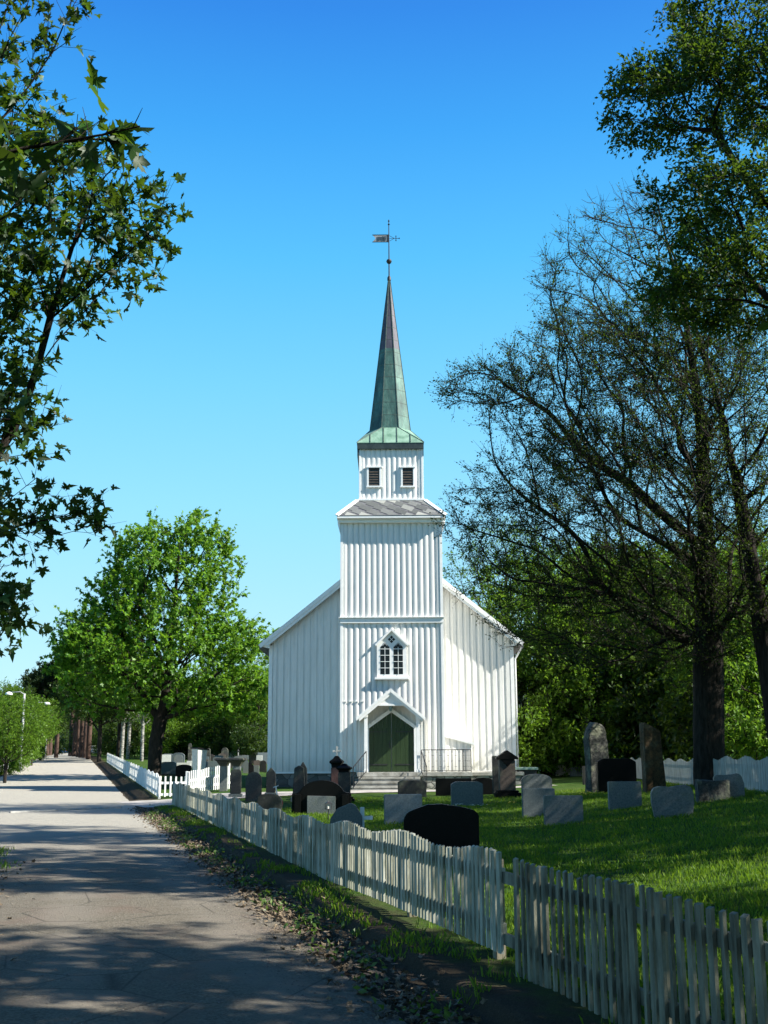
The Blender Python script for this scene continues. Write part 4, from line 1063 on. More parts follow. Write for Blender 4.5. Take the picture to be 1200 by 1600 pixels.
# low white chain rail between the posts by the path
# flowers
def flowers(label, px, pyb, n, mat, spread=.3, h=.14, seed=1):
    x, y, z = onground(px, pyb); r_ = random.Random(seed)
    root = empty('flower_clump', (x, y, z), 0, label, 'flowers'); st2 = MB(); pt = MB()
    for i in range(n):
        a = r_.uniform(-spread, spread); b_ = r_.uniform(-.12, .12); hh = h*r_.uniform(.6, 1.2)
        st2.bar((a, b_, 0), (a+r_.uniform(-.03, .03), b_, hh), .008)
        for k in range(5):
            an = k*1.257; pt.add([(a, b_, hh), (a+.03*math.cos(an), b_+.03*math.sin(an), hh+.012), (a+.03*math.cos(an+.7), b_+.03*math.sin(an+.7), hh+.012)], [(0, 1, 2)])
        for k in range(3):
            an = r_.uniform(0, 6.28); st2.add([(a, b_, 0), (a+.01, b_, 0), (a+.05*math.cos(an), b_+.05*math.sin(an), hh*.8)], [(0, 1, 2)])
    st2.build('stems', M['l_bg'], root); pt.build('petals', M[mat], root)
flowers('row of small yellow and white spring flowers before the grey rounded-corner slab', 738, 1262, 30, 'petal_w', .5, .09, 1)
flowers('little yellow flower clump left of the leaning slab', 925, 1250, 30, 'petal_y', .35, .22, 2)
flowers('few yellow flowers in the grass before the brown gabled pillar', 792, 1257, 10, 'petal_y', .3, .07, 3)
flowers('white flowers at the foot of the big trunk', 1080, 1224, 30, 'petal_w', .5, .12, 4)

# the far cemetery left of the church
tall = 'tall stones in the far part of the churchyard'
stone('very tall pale grey obelisk left of the church', 344, 1135, 1186, 7.5, 'obelisk', 'g_light', .32, 0, True, tall, 'obelisk', 0, 'obelisk')
stone('slim dark obelisk right of the very tall pale one', 362, 1149, 1186, 4.6, 'obelisk', 'g_dark', .22, 0, True, tall, 'obelisk', 0, 'obelisk')
stone('rounded mottled stone at the foot of the tall obelisk', 351, 1168, 1189, 10, 'arch', 'g_rough', .3, 0, False, tall)
stone('leaning narrow grey stone post left of the white flared stone', 296, 1161, 1197, 6, 'column', 'g_rough', .3, .1, False, tall)
stone('short rough column right of the white flared stone', 325, 1169, 1192, 7, 'column', 'g_rough', .3, 0, False, tall)
# white flared stone with a dark slanting roof
x, y, z = onground(310, 1233); root = empty('flared_marker', (x, y, z), .8, 'white sunlit pillar that flares upward under a dark slanting board, behind the gate', 'monument')
h = at(310, 1170, y)[1]-z; wt = 18*y/FPX
b = MB(); 
vs = [(-.16, -.14, 0), (.16, -.14, 0), (.16, .14, 0), (-.16, .14, 0), (-wt/2, -.22, h), (wt/2, -.22, h-.06), (wt/2, .22, h-.06), (-wt/2, .22, h)]
b.add(vs, [(0,3,2,1),(4,5,6,7),(0,1,5,4),(1,2,6,5),(2,3,7,6),(3,0,4,7)]); b.build('pillar', M['g_pale'], root, bevel=.01)
b = MB(); b.bar((-wt/2-.05, 0, h+.04), (wt/2+.06, 0, h-.03), .56, .05); b.build('cap', M['g_black'], root, bevel=.008)
# two pedestal posts with moulded caps
for i, (px, lab) in enumerate(((349, 'left one of the twin stone posts with broad moulded caps by the white gate'), (369.5, 'right one of the twin stone posts with broad moulded caps by the white gate'))):
    x, y, z = onground(px, 1236); h = at(px, 1184, y)[1]-z; w_ = .15
    root = empty('gate_pillar', (x, y, z), 0, lab, 'stone post', 'twin stone gate posts')
    b = MB(); b.box(-w_, w_, -w_, w_, -.1, h*.74); b.build('shaft', M['g_grey'], root, bevel=.012)
    b = MB(); b.lathe([(.20, h*.741), (.24, h*.80), (.36, h*.9), (.46, h*.93), (.46, h*.985), (.40, h)], 0, 0, 4); b.v = [(p[0]*.7071-p[1]*.7071, p[0]*.7071+p[1]*.7071, p[2]) for p in b.v]; b.build('cap', M['g_dark'], root, bevel=.008)
rg = random.Random(77)
kinds = [('arch', 'g_grey', 'grey round-topped gravestone'), ('rect', 'g_light', 'light grey square gravestone'), ('lowarch', 'g_black', 'black polished gravestone'), ('clip', 'g_blue', 'bluish grey gravestone with clipped corners'), ('rect', 'g_pale', 'pale low gravestone'), ('shoulder', 'g_dark', 'dark gravestone with soft shoulders'), ('gable', 'g_brown', 'brown peaked gravestone')]
rows = [(1188, 'in the farthest rows beside the wood', 255, 418), (1193, 'in the rows right of the maple trunk', 258, 415), (1199, 'in the middle rows left of the church', 256, 412), (1206, 'in the near rows behind the white gate', 258, 345), (1213, 'just behind the white gate', 262, 340)]
seen = {}
for (pyb, where, a, b_) in rows:
    px = a + rg.uniform(0, 5)
    while px < b_:
        kd, mt_, lb = rg.choice(kinds); y_ = pyb + rg.uniform(-2.0, 2.0); hpx = rg.uniform(.55, 1.0); x, yy, z = onground(px, y_)
        wm = rg.uniform(.6, 1.15); hm = rg.uniform(.5, 1.0); kk = FPX/yy
        lab = lb + ' ' + where
        key = lab
        stone(lab, px, y_-hm*kk, y_, wm*kk, kd, mt_, .16, rg.uniform(-.15, .15), rg.random() < .4, lab[:0] + 'far gravestones: ' + lab)
        px += wm*kk + rg.uniform(1, 7)
for (px, pyt, pyb, w_, kd, mt_, lab) in ((405, 1180, 1196, 9, 'rect', 'g_pale', 'pale square stone next to the left wall of the church'), (411, 1188, 1206, 10, 'arch', 'g_brown', 'brown round-topped stone touching the left wall of the church'), (385, 1190, 1208, 11, 'arch', 'g_grey', 'grey round stone behind the leaning black one'), (400, 1196, 1210, 9, 'rect', 'g_grey', 'small grey block stone between two round ones by the wall'), (150+230, 1180, 1200, 6, 'rect', 'g_grey', 'thin grey upright stone under the round yew')):
    stone(lab, px, pyt, pyb, w_, kd, mt_, .2, 0, False, 'stones by the left wall')

# ------------------------------------------------------------------ trees
LEAF = {}
def shape_fan(outline, center, fold=.0, droop=0.):
    v = [center]+outline; v3 = [(x, y, fold*abs(x) - droop*y*y) for x, y in v]; n = len(outline)
    return np.array(v3), np.array([(0, 1+i, 1+(i+1) % n) for i in range(n)])
LEAF['maple'] = shape_fan([(0, .04), (.14, -.04), (.27, -.10), (.36, -.05), (.55, -.08), (.42, .06), (.33, .14), (.46, .20), (.62, .22), (.58, .32), (.74, .46), (.52, .44), (.40, .47), (.24, .40), (.27, .56), (.36, .68), (.22, .70), (.16, .84), (0, 1.08),
                           (-.16, .84), (-.22, .70), (-.36, .68), (-.27, .56), (-.24, .40), (-.40, .47), (-.52, .44), (-.74, .46), (-.58, .32), (-.62, .22), (-.46, .20), (-.33, .14), (-.42, .06), (-.55, -.08), (-.36, -.05), (-.27, -.10), (-.14, -.04)], (0, .3), .25, .35)
LEAF['star'] = shape_fan([(0, 0), (.40, -.05), (.30, .18), (.56, .5), (.2, .5), (0, 1.0), (-.2, .5), (-.56, .5), (-.30, .18), (-.40, -.05)], (0, .3), .2, .25)
LEAF['oval'] = (np.array([(0, 0, 0), (.28, .45, .05), (0, 1, -.08), (-.28, .45, .05)]), np.array([(0, 1, 2), (0, 2, 3)]))
LEAF['needle'] = (np.array([(0, 0, 0), (.22, .6, .1), (.05, 1, 0), (-.25, .5, -.1), (-.05, 1.1, .2)]), np.array([(0, 1, 2), (0, 3, 4)]))
def leaf_cloud(name, pos, dirs, size, shape, mat, parent, rs, up=.6):
    n = len(pos); V, Fc = LEAF[shape]
    d = dirs + rs.normal(0, .45, (n, 3)); d /= np.linalg.norm(d, axis=1)[:, None]+1e-9
    nr = rs.normal(0, .55, (n, 3)); nr[:, 2] += up
    x = np.cross(d, nr); x /= np.linalg.norm(x, axis=1)[:, None]+1e-9; z = np.cross(x, d)
    sz = size*rs.uniform(.6, 1.15, n)
    V = V[None]*np.array([1, 1, 0])+V[None]*np.array([0, 0, 1])*rs.uniform(-1.2, 3.0, (n, 1, 1)); V = V*np.stack([rs.uniform(.75, 1.1, n), rs.uniform(.85, 1.1, n), np.ones(n)], 1)[:, None, :]
    v = pos[:, None, :] + sz[:, None, None]*(V[:, :, 0:1]*x[:, None, :] + V[:, :, 1:2]*d[:, None, :] + V[:, :, 2:3]*z[:, None, :])
    f = Fc[None]+(np.arange(n)*V.shape[1])[:, None, None]
    return np_mesh(name, v.reshape(-1, 3), f.reshape(-1, 3), mat, parent)
def ell_points(rs, ells):
    out = []
    for (c, r, n, shell) in ells:
        p = rs.normal(0, 1, (n, 3)); p /= np.linalg.norm(p, axis=1)[:, None]
        u = rs.uniform(0, 1, n)**(1/3.); u = u*(1-shell)+shell*np.maximum(u, rs.uniform(.6, 1, n))
        out.append(np.array(c)+p*u[:, None]*np.array(r))
    return np.concatenate(out)
def grow(trunk, pts, bf, start_from=0.35):
    """trunk: list of (x,y,z). returns nodes, parent"""
    tr = []
    for a, b in zip(trunk[:-1], trunk[1:]):
        a = np.array(a, float); b = np.array(b, float); m = max(1, int(np.linalg.norm(b-a)/.6))
        for k in range(m): tr.append(a+(b-a)*k/m)
    tr.append(np.array(trunk[-1], float)); nt = len(tr)
    P = np.concatenate([np.array(tr), pts]); n = len(P); par = np.full(n, -1, int); plen = np.zeros(n)
    for i in range(1, nt): par[i] = i-1; plen[i] = plen[i-1]+np.linalg.norm(P[i]-P[i-1])
    cost = np.full(n, 1e9); best = np.zeros(n, int); rem = np.ones(n, bool); rem[:nt] = False
    lo = int(nt*start_from)
    for i in range(lo, nt):
        d = np.linalg.norm(P[nt:]-P[i], axis=1)+bf*plen[i]*.999; m = d < cost[nt:]; cost[nt:][m] = d[m]; best[nt:][m] = i
    for _ in range(n-nt):
        c = np.where(rem, cost, 1e12); j = int(np.argmin(c)); rem[j] = False; par[j] = best[j]
        dj = np.linalg.norm(P[j]-P[par[j]]); plen[j] = plen[par[j]]+dj
        d = np.linalg.norm(P-P[j], axis=1)+bf*plen[j]; m = rem & (d < cost); cost[m] = d[m]; best[m] = j
    return P, par, nt
def tree(name, label, cat, trunk, ells, r_base, leaf, leaf_size, n_leaf, mat_leaf_, seed=1, bf=.45, group=None, tip=.006, pw=2.25, bark='bark', spread=.35, twigs=2, twig_len=.6, start=.35,
         droop=0., up=.6, k_thin=3, minr=0., loc=None, kind=None, cluster=0, bare=0., twig_r=.004, leaf_zone=None):
    rs = np.random.RandomState(seed)
    root = empty(name, trunk[0] if loc is None else loc, 0, label, cat, group)
    o0 = np.array(trunk[0], float)
    pts = ell_points(rs, ells)
    P, par, nt = grow(trunk, pts, bf, start); n = len(P)
    ch = [[] for _ in range(n)]
    for i in range(n):
        if par[i] >= 0: ch[par[i]].append(i)
    order = []; stack = [0]
    while stack:
        i = stack.pop(); order.append(i); stack += ch[i]
    rad = np.zeros(n)
    for i in reversed(order): rad[i] = tip if not ch[i] else sum(rad[c]**pw for c in ch[i])**(1/pw)
    rad *= np.where(rad > tip*1.01, 1, 1); sc_ = r_base/rad[0]; rad = tip*np.power(np.maximum(rad/tip, 1), math.log(r_base/tip)/math.log(rad[0]/tip))
    main = {}
    for i in range(n):
        if ch[i]: main[i] = max(ch[i], key=lambda c: rad[c]) if i >= nt-1 or not any(c < nt for c in ch[i]) else [c for c in ch[i] if c < nt][0]
    for it in range(3):      # smooth limbs
        Q = P.copy()
        for i in range(nt, n):
            if ch[i]: Q[i] = .5*P[i]+.25*P[par[i]]+.25*P[main[i]]
        P = Q
    if droop:
        for i in range(nt, n):
            hd = np.linalg.norm((P[i]-o0)[:2]); P[i, 2] -= droop*hd*hd
    # chains
    mb_v = []; mb_f = []; off = 0
    def chain(idx, r_over=None):
        nonlocal off
        pts_ = [P[i] for i in idx]; rr_ = [rad[i] for i in idx]
        if r_over is not None: rr_[0] = min(rr_[0], rad[idx[1]]*1.25)
        rm = max(rr_); k = k_thin if rm < .03 else (5 if rm < .08 else (8 if rm < .2 else 14))
        X = np.array(pts_)-o0; m = len(X)
        T_ = np.gradient(X, axis=0); T_ /= np.linalg.norm(T_, axis=1)[:, None]+1e-9
        ref = np.array([.3, .2, .93]) if abs(T_[0, 2]) < .8 else np.array([1., .2, 0])
        a = np.cross(T_, ref); a /= np.linalg.norm(a, axis=1)[:, None]+1e-9; b = np.cross(T_, a)
        an = np.arange(k)*2*math.pi/k
        R_ = np.array(rr_)[:, None, None]
        if rm > .2: R_ = R_*(1+.06*np.sin(an*3+seed)[None, :, None]+rs.normal(0, .02, (m, k, 1)))
        ring = X[:, None, :]+R_*(np.cos(an)[None, :, None]*a[:, None, :]+np.sin(an)[None, :, None]*b[:, None, :])
        mb_v.append(ring.reshape(-1, 3)); i0 = np.arange(m-1)[:, None]*k+np.arange(k)[None]; i1 = np.arange(m-1)[:, None]*k+(np.arange(k)[None]+1) % k
        mb_f.append(np.stack([i0, i1, i1+k, i0+k], -1).reshape(-1, 4)+off); off += m*k
    heads = [(0, None)]
    while heads:
        h_, pr = heads.pop(); idx = ([pr] if pr is not None else [])+[h_]; c = h_
        while c in main:
            for q in ch[c]:
                if q != main[c]: heads.append((q, c))
            c = main[c]; idx.append(c)
        if len(idx) > 1: chain(idx, None if pr is None else 1)
    # root flare on thick trunks
    # twigs
    thin = np.array([i for i in range(nt, n) if rad[i] < max(tip*3.2, .02)])
    tp = []; td = []
    if len(thin):
        pd = P[thin]-P[par[thin]]; pd /= np.linalg.norm(pd, axis=1)[:, None]+1e-9
        TV = []; 
        for t_ in range(twigs):
            fr = rs.uniform(0, 1, len(thin))[:, None]; a = P[thin]*(fr)+P[par[thin]]*(1-fr)
            d = pd+rs.normal(0, spread*1.6, (len(thin), 3)); d[:, 2] += .1; d /= np.linalg.norm(d, axis=1)[:, None]
            L = twig_len*rs.uniform(.4, 1.2, len(thin))[:, None]; mid = a+d*L*.5+rs.normal(0, .06, a.shape)*L; e = a+d*L+np.array([0, 0, .08])*L
            x = np.cross(d, [.1, .3, .95]); x /= np.linalg.norm(x, axis=1)[:, None]+1e-9
            w1 = twig_r
            m = len(thin); y_ = np.cross(d, x)
            rings = []
            for cpt, wr in ((a, w1), (mid, w1*.8), (e, w1*.4)):
                for an in (0, 2.09, 4.19): rings.append(cpt+(x*math.cos(an)+y_*math.sin(an))*wr)
            ar = np.stack(rings, 1)-o0; mb_v.append(ar.reshape(-1, 3))
            base = (np.arange(m)*9)[:, None]+off
            for s0 in (0, 3):
                for q in range(3): mb_f.append(np.concatenate([base+s0+q, base+s0+(q+1) % 3, base+s0+3+(q+1) % 3, base+s0+3+q], 1))
            off += m*9
            tp.append((a, mid, e)); td.append(d)
    wood = np_mesh('trunk', np.concatenate(mb_v), np.concatenate(mb_f), M[bark], root, smooth=True)
    if n_leaf:
        A_ = np.concatenate([t[0] for t in tp]); B_ = np.concatenate([t[1] for t in tp]); E2 = np.concatenate([t[2] for t in tp]); D_ = np.concatenate(td)
        if bare > 0:
            topz = P[:, 2].max(); okm = rs.uniform(0, 1, len(A_)) > bare*np.clip((A_[:, 2]-(topz-5))/4, 0, 1); A_, B_, E2, D_ = A_[okm], B_[okm], E2[okm], D_[okm]
        idx = rs.randint(0, len(A_), n_leaf); f = rs.uniform(.15, 1.0, n_leaf)[:, None]
        pos = np.where(f < .5, A_[idx]+(B_[idx]-A_[idx])*f*2, B_[idx]+(E2[idx]-B_[idx])*(f*2-1)) + rs.normal(0, .02+cluster, (n_leaf, 3))
        dd = D_[idx]+rs.normal(0, .5, (n_leaf, 3)); dd[:, 2] -= .25
        leaf_cloud('crown', pos-o0, dd, leaf_size, leaf, M[mat_leaf_], root, rs, up)
    return root

def gz(x, y): return hgt(x, y)
# big sunlit maple beside the road
mx, my = at(241, 1208, 68)[0], 68.; mz = gz(mx, my)
tree('maple_tree', 'big bright green maple behind the white fence left of the church', 'tree', [(mx, my, mz-.3), (mx+.05, my, mz+2), (mx+.5, my, mz+4.5), (mx+.7, my+.2, mz+8), (mx+1.0, my, mz+12.5)],
     [((mx+.6, my, mz+7.0), (6.6, 6, 3.9), 700, .35), ((mx-3.4, my-.5, mz+7.8), (2.9, 3, 2.4), 240, .3), ((mx-2.6, my, mz+10.6), (1.9, 2, 1.6), 110, .3), ((mx+1.0, my, mz+11.0), (4.2, 4.2, 4.6), 500, .3), ((mx-2.6, my-.5, mz+6.2), (3.7, 4, 3.0), 260, .3), ((mx+3.2, my, mz+6.0), (4.0, 4, 2.8), 300, .3), ((mx+2.2, my, mz+12.8), (2.0, 2, 2.7), 120, .3), ((mx-1.2, my, mz+12.6), (2.0, 2, 2.3), 120, .3)],
     .40, 'star', .235, 44000, 'l_maple', seed=3, bf=.35, tip=.012, twigs=3, twig_len=.75, start=.22, twig_r=.008, up=.9)

# beech with long sweeping limbs on the right lawn
bx, by = at(1107, 1216, 35)[0], 35.; bz = gz(bx, by)
tree('beech_tree', 'huge old beech with dark trunk and long sweeping half-bare limbs on the right lawn', 'tree',
     [(bx, by, bz-.4), (bx+.0, by, bz+.4), (bx+.15, by, bz+3), (bx+.35, by, bz+7), (bx+.45, by, bz+11), (bx+.2, by+.2, bz+15), (bx-.6, by, bz+19)],
     [((bx+.5, by, bz+9.5), (6.4, 6, 6.0), 2100, .2), ((bx-2.9, by-.6, bz+8.0), (4.9, 3.4, 3.0), 1500, .2), ((bx-2.5, by-.8, bz+11.8), (4.3, 3.2, 2.8), 1100, .2), ((bx-1.0, by, bz+15.6), (3.8, 3.2, 3.6), 900, .2), ((bx-2.2, by-.5, bz+4.9), (4.6, 3.5, 1.6), 620, .2), ((bx-6.2, by-.5, bz+12.2), (1.9, 1.2, .8), 130, .2), ((bx-5.7, by-1., bz+5.9), (2.0, 1.2, .6), 40, .2)],
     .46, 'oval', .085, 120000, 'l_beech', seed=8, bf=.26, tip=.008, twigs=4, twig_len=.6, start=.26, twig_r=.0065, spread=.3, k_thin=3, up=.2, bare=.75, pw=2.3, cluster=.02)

# elm with dense dark foliage, trunk at the right picture edge
ex_, ey_ = at(1262, 1100, 22)[0], 22.; ez_ = gz(ex_, ey_)
tree('elm_tree', 'dark leafy elm beyond the right picture edge whose boughs hang into the upper corner', 'tree',
     [(ex_+.6, ey_, ez_-.3), (ex_+.5, ey_, ez_+4.2), (ex_+.7, ey_+.2, ez_+8.5), (ex_+.9, ey_+.3, ez_+11), (ex_+1.2, ey_, ez_+14.5)],
     [((ex_+1.5, ey_, ez_+15.6), (3.6, 3.2, 1.7), 420, .2), ((ex_-.6, ey_-.4, ez_+10.3), (2.3, 2.0, .9), 260, .2), ((ex_-.9, ey_-.4, ez_+12.0), (1.9, 2.0, .7), 170, .2), ((ex_-1.3, ey_-.6, ez_+14.2), (2.3, 2.0, .8), 240, .2), ((ex_+3, ey_, ez_+10), (3, 3, 3), 350, .2), ((ex_+2.0, ey_-.8, ez_+6.2), (2.5, 2.8, 2.2), 420, .2), ((ex_-.2, ey_-.3, ez_+16.6), (2.0, 2, .8), 150, .2)],
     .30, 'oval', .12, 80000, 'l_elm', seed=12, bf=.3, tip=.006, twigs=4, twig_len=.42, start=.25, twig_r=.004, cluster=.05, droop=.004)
b2x, b2y = at(1214, 1150, 33)[0], 33.; b2z = gz(b2x, b2y)
tree('beech_tree', 'second beech with its slimmer leaning stem at the right picture edge', 'tree',
     [(b2x+.1, b2y, b2z-.3), (b2x, b2y, b2z+1.5), (b2x-.25, b2y, b2z+5), (b2x-.55, b2y, b2z+8), (b2x-1.0, b2y, b2z+11), (b2x-1.7, b2y, b2z+14)],
     [((b2x-1.0, b2y, b2z+12.0), (3.6, 3.2, 4.2), 800, .2), ((b2x+.2, b2y, b2z+7.0), (2.8, 3, 3.0), 380, .2)],
     .26, 'oval', .085, 34000, 'l_beech', seed=18, bf=.26, tip=.006, twigs=4, twig_len=.5, start=.25, twig_r=.006, spread=.3, up=.2, cluster=.02)
# limes standing to the right of the picture; their shade lies over lawn, fence and road
def lime(label, x, y, h, r, n, nl, seed, lean=0):
    z = gz(x, y)
    return tree('lime_tree', label, 'tree', [(x, y, z-.3), (x+.1, y, z+3), (x-.1+lean*.3, y, z+h*.55), (x+lean, y, z+h*.85)],
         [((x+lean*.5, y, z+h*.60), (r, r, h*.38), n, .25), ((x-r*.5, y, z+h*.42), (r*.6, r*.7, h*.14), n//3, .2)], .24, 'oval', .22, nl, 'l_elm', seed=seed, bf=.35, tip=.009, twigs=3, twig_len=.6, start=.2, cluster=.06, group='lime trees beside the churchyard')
lime('lime tree just outside the right picture edge nearest the camera', 9.4, 5.2, 17, 3.9, 700, 26000, 31)
lime('lime tree outside the right picture edge, level with the near lawn', 16.5, 8.2, 12, 2.6, 420, 12000, 32)
lime('lime tree outside the right picture edge, just before the elm', 9.9, 15.2, 17, 3.7, 700, 26000, 34)
lime('lime tree outside the right picture edge, level with the large black stone', 17.5, 17.6, 15, 3.9, 600, 28000, 33)
lime('lime tree outside the right picture edge, behind the elm', 19.5, 24.0, 16, 4.6, 600, 34000, 35)
lime('lime tree outside the right picture edge, level with the beech', 22.5, 31.5, 14, 4.4, 520, 26000, 36)
lime('lime tree standing behind the camera on the right roadside', 7.5, -4.0, 16, 4.8, 520, 26000, 37)
lime('lime tree standing behind the camera on the left roadside', -7.5, -3.0, 16, 4.6, 520, 26000, 38)
lime('lime tree standing in the open road verge behind the camera', 1.5, -11.0, 16, 5.0, 520, 26000, 39)

# foreground maples reaching in from the left
tree('maple_tree', 'maple at the left picture edge with dark hanging branches against the sky', 'tree',
     [(-6.6, 10.6, -.3), (-6.6, 10.6, 2.5), (-6.4, 10.6, 5), (-6.3, 10.5, 8), (-6.2, 10.4, 10.5)],
     [((-6.7, 10.6, 7.4), (2.9, 3.0, 4.2), 500, .2), ((-3.9, 10.4, 6.7), (1.9, 1.6, 1.2), 330, .2), ((-5.2, 10.5, 9.4), (2.2, 2.0, 1.8), 300, .2), ((-4.1, 10.4, 4.9), (1.0, 1.1, .8), 110, .2), ((-3.35, 10.4, 3.85), (.8, .7, .35), 45, .2), ((-3.9, 10.3, 2.9), (.65, .9, .8), 50, .2), ((-4.2, 10.4, 5.9), (1.2, 1.2, .5), 90, .2)],
     .26, 'maple', .095, 14500, 'l_near', seed=21, bf=.5, tip=.004, twigs=3, twig_len=.34, start=.12, twig_r=.003, up=.4, cluster=.02)
tree('young_maple_tree', 'young maple close to the camera on the left with large leaves catching the sun', 'tree',
     [(-3.3, 4.3, -.2), (-3.25, 4.35, 1.5), (-3.0, 4.4, 3.2), (-2.6, 4.5, 4.2)],
     [((-1.95, 4.6, 4.05), (.50, .4, .4), 34, .2), ((-1.55, 4.6, 4.2), (.3, .2, .06), 7, .2), ((-1.15, 4.6, 4.26), (.22, .2, .06), 8, .2), ((-1.70, 4.7, 3.05), (.2, .25, .08), 7, .2)],
     .03, 'maple', .115, 150, 'l_near', seed=23, bf=.6, tip=.004, twigs=2, twig_len=.13, start=.6, twig_r=.003, up=.5, cluster=.02)

# ---- background trees: a few prototypes, copied
def proto_tree(name, label, cat, h, r, n, nl, ls, mat, seed, bark='bark', rb=.2, leaf='oval', low=.25, group=None, bf=.4):
    return tree(name, label, cat, [(0, 0, 0), (.05, 0, h*.3), (.1, .1, h*.6), (0, 0, h*.85)],
        [((0, 0, h*(low+1)/2), (r, r, h*(1-low)/2), n, .3), ((r*.3, 0, h*(low+.2)), (r*.8, r*.8, h*.18), n//3, .3)], rb, leaf, ls, nl, mat, seed=seed, bf=bf, tip=.012, twigs=3, twig_len=r*.16, start=.25, twig_r=.008, group=group, up=.7, cluster=.08, bark=bark)
PR = {}
PR['broad'] = proto_tree('broadleaf_tree', 'b', 'tree', 10, 4.2, 420, 13000, .26, 'l_bg', 41)
PR['broad2'] = proto_tree('broadleaf_tree', 'b', 'tree', 12, 4.4, 460, 14000, .26, 'l_bg', 42, low=.3)
PR['dark'] = proto_tree('broadleaf_tree', 'b', 'tree', 11, 4.5, 420, 14000, .28, 'l_bgdark', 43, low=.3)
PR['airy'] = proto_tree('airy_tree', 'b', 'tree', 15, 4.4, 560, 12000, .18, 'l_bg', 44, low=.3, rb=.25)
PR['birch'] = proto_tree('birch_tree', 'b', 'tree', 12, 3.2, 320, 9000, .22, 'l_bg', 45, bark='bark_birch', rb=.20, low=.35)
PR['pine'] = proto_tree('pine_tree', 'b', 'tree', 15, 3.4, 260, 13000, .38, 'l_pine', 46, bark='bark_pine', rb=.32, leaf='needle', low=.5)
PR['shrub'] = proto_tree('shrub', 'b', 'shrub', 3.4, 2.0, 160, 6500, .17, 'l_bg', 47, low=.05, rb=.05)
PR['shrubdark'] = proto_tree('shrub', 'b', 'shrub', 3.2, 2.0, 160, 6500, .18, 'l_bgdark', 48, low=.05, rb=.05)
used = set(); rp = random.Random(99)
def put(kind, px, Y, label, scale=1., zoff=0, group=None, X=None, wide=1.):
    x = at(px, 1176, Y)[0] if X is None else X
    src = PR[kind]
    o = src if kind not in used else copy_tree(src); used.add(kind)
    o.location = (x, Y, gz(x, Y)-.1+zoff); s_ = scale*1.0; o.scale = (s_*wide, s_*wide, s_); o.rotation_euler = (0, 0, rp.uniform(0, 6.28))
    tag(o, label, None, group)
    return o
W = 'trees behind the church and lawn'
put('airy', 800, 78, 'tall airy tree rising behind the right roof edge of the church', 1.15, group=W)
put('airy', 872, 70, 'tall airy tree right of the one at the church roof edge', .95, group=W)
put('broad2', 850, 62, 'leafy green tree behind the small pale stones at the far side of the lawn', 1.0, group=W)
put('broad', 925, 60, 'bright green tree behind the rough rounded pillar stone', .95, group=W)
put('broad2', 985, 66, 'green tree between the two tall rough stones, beyond the fence', 1.1, group=W)
put('broad', 1045, 60, 'bright green tree just left of the big beech trunk, beyond the fence', 1.05, group=W)
put('dark', 1085, 72, 'darker tree behind the big beech trunk', 1.25, group=W)
put('broad2', 1150, 58, 'green tree right of the big beech trunk, beyond the fence', 1.0, group=W)
put('broad', 1205, 50, 'bright green tree at the right picture edge beyond the back fence', 1.0, group=W)
put('broad2', 940, 84, 'tall green tree in the second row behind the rough rounded pillar', 1.35, group=W)
put('broad2', 1010, 90, 'tall green tree in the second row behind the rusty slab stone', 1.4, group=W)
put('airy', 1190, 75, 'tall tree at the right edge in the second row', 1.1, group=W)
put('shrub', 828, 58, 'green shrub beside the right wall of the church', 1.2, group=W)
for i, (px, Y, sc2) in enumerate(((860, 62, 1.9), (905, 58, 1.5), (950, 60, 2.1), (1000, 60, 1.6), (1050, 57, 2.0), (1100, 58, 1.7), (1150, 52, 1.9), (1195, 46, 1.5))):
    put('shrub' if i % 2 else 'shrubdark', px, Y, ['dark green shrub', 'light green shrub'][i % 2]+' in the undergrowth beyond the lawn, '+['right of the church corner', 'before the bright green tree', 'behind the black block stone', 'behind the rusty slab', 'left of the beech trunk', 'directly behind the beech trunk', 'right of the beech trunk', 'at the right picture edge'][i], sc2, group='undergrowth beyond the lawn', wide=.9)
# wood behind the far cemetery
W2 = 'trees behind the far cemetery'
for i, (px, Y, kd, s_) in enumerate(((265, 128, 'broad2', .75), (292, 140, 'dark', .8), (318, 126, 'broad', .85), (345, 138, 'broad2', .8), (375, 124, 'broad', .95), (405, 118, 'broad2', .8), (432, 128, 'broad', 1.0), (335, 150, 'dark', 1.05), (390, 152, 'dark', 1.0), (240, 150, 'dark', 1.0))):
    put(kd, px, Y, ['green tree behind the maple trunk', 'darker tree in the wood right of the maple trunk', 'bright tree above the white flared stone', 'green tree behind the tall pale obelisk', 'bright green tree behind the twin capped posts', 'light tree beside the left wall of the church', 'tree half hidden by the left church wall', 'tall dark tree farther back behind the obelisks', 'tall dark tree farther back near the church wall', 'tall dark tree farther back behind the big maple'][i], s_, group=W2)
sh_ = put('shrubdark', 394, 100, 'round dark yew bush on a short stem near the left church wall', .95, .6)
for i, px in enumerate((258, 276, 296, 315, 333, 352, 372, 391, 410, 428)):
    put('shrubdark' if i % 3 else 'shrub', px, 121+(i*7) % 5, 'thicket bush behind the far graves, '+['just right of the maple trunk', 'second right of the maple trunk', 'left of the leaning stone post', 'behind the white flared stone', 'between flared stone and tall obelisk', 'behind the tall obelisk', 'behind the slim obelisk', 'behind the round yew', 'right of the round yew', 'hidden by the church corner'][i], 1.3, group='thicket behind the far graves')
for px, Y, lab, s_ in ((190, 118, 'leftmost birch with a leaning white trunk by the fence end', .95), (200, 122, 'second birch with white trunk by the fence end', .9), (222, 112, 'thin birch with white trunk left of the big maple', .8)):
    put('birch', px, Y, lab, s_, group='birches behind the white fence')
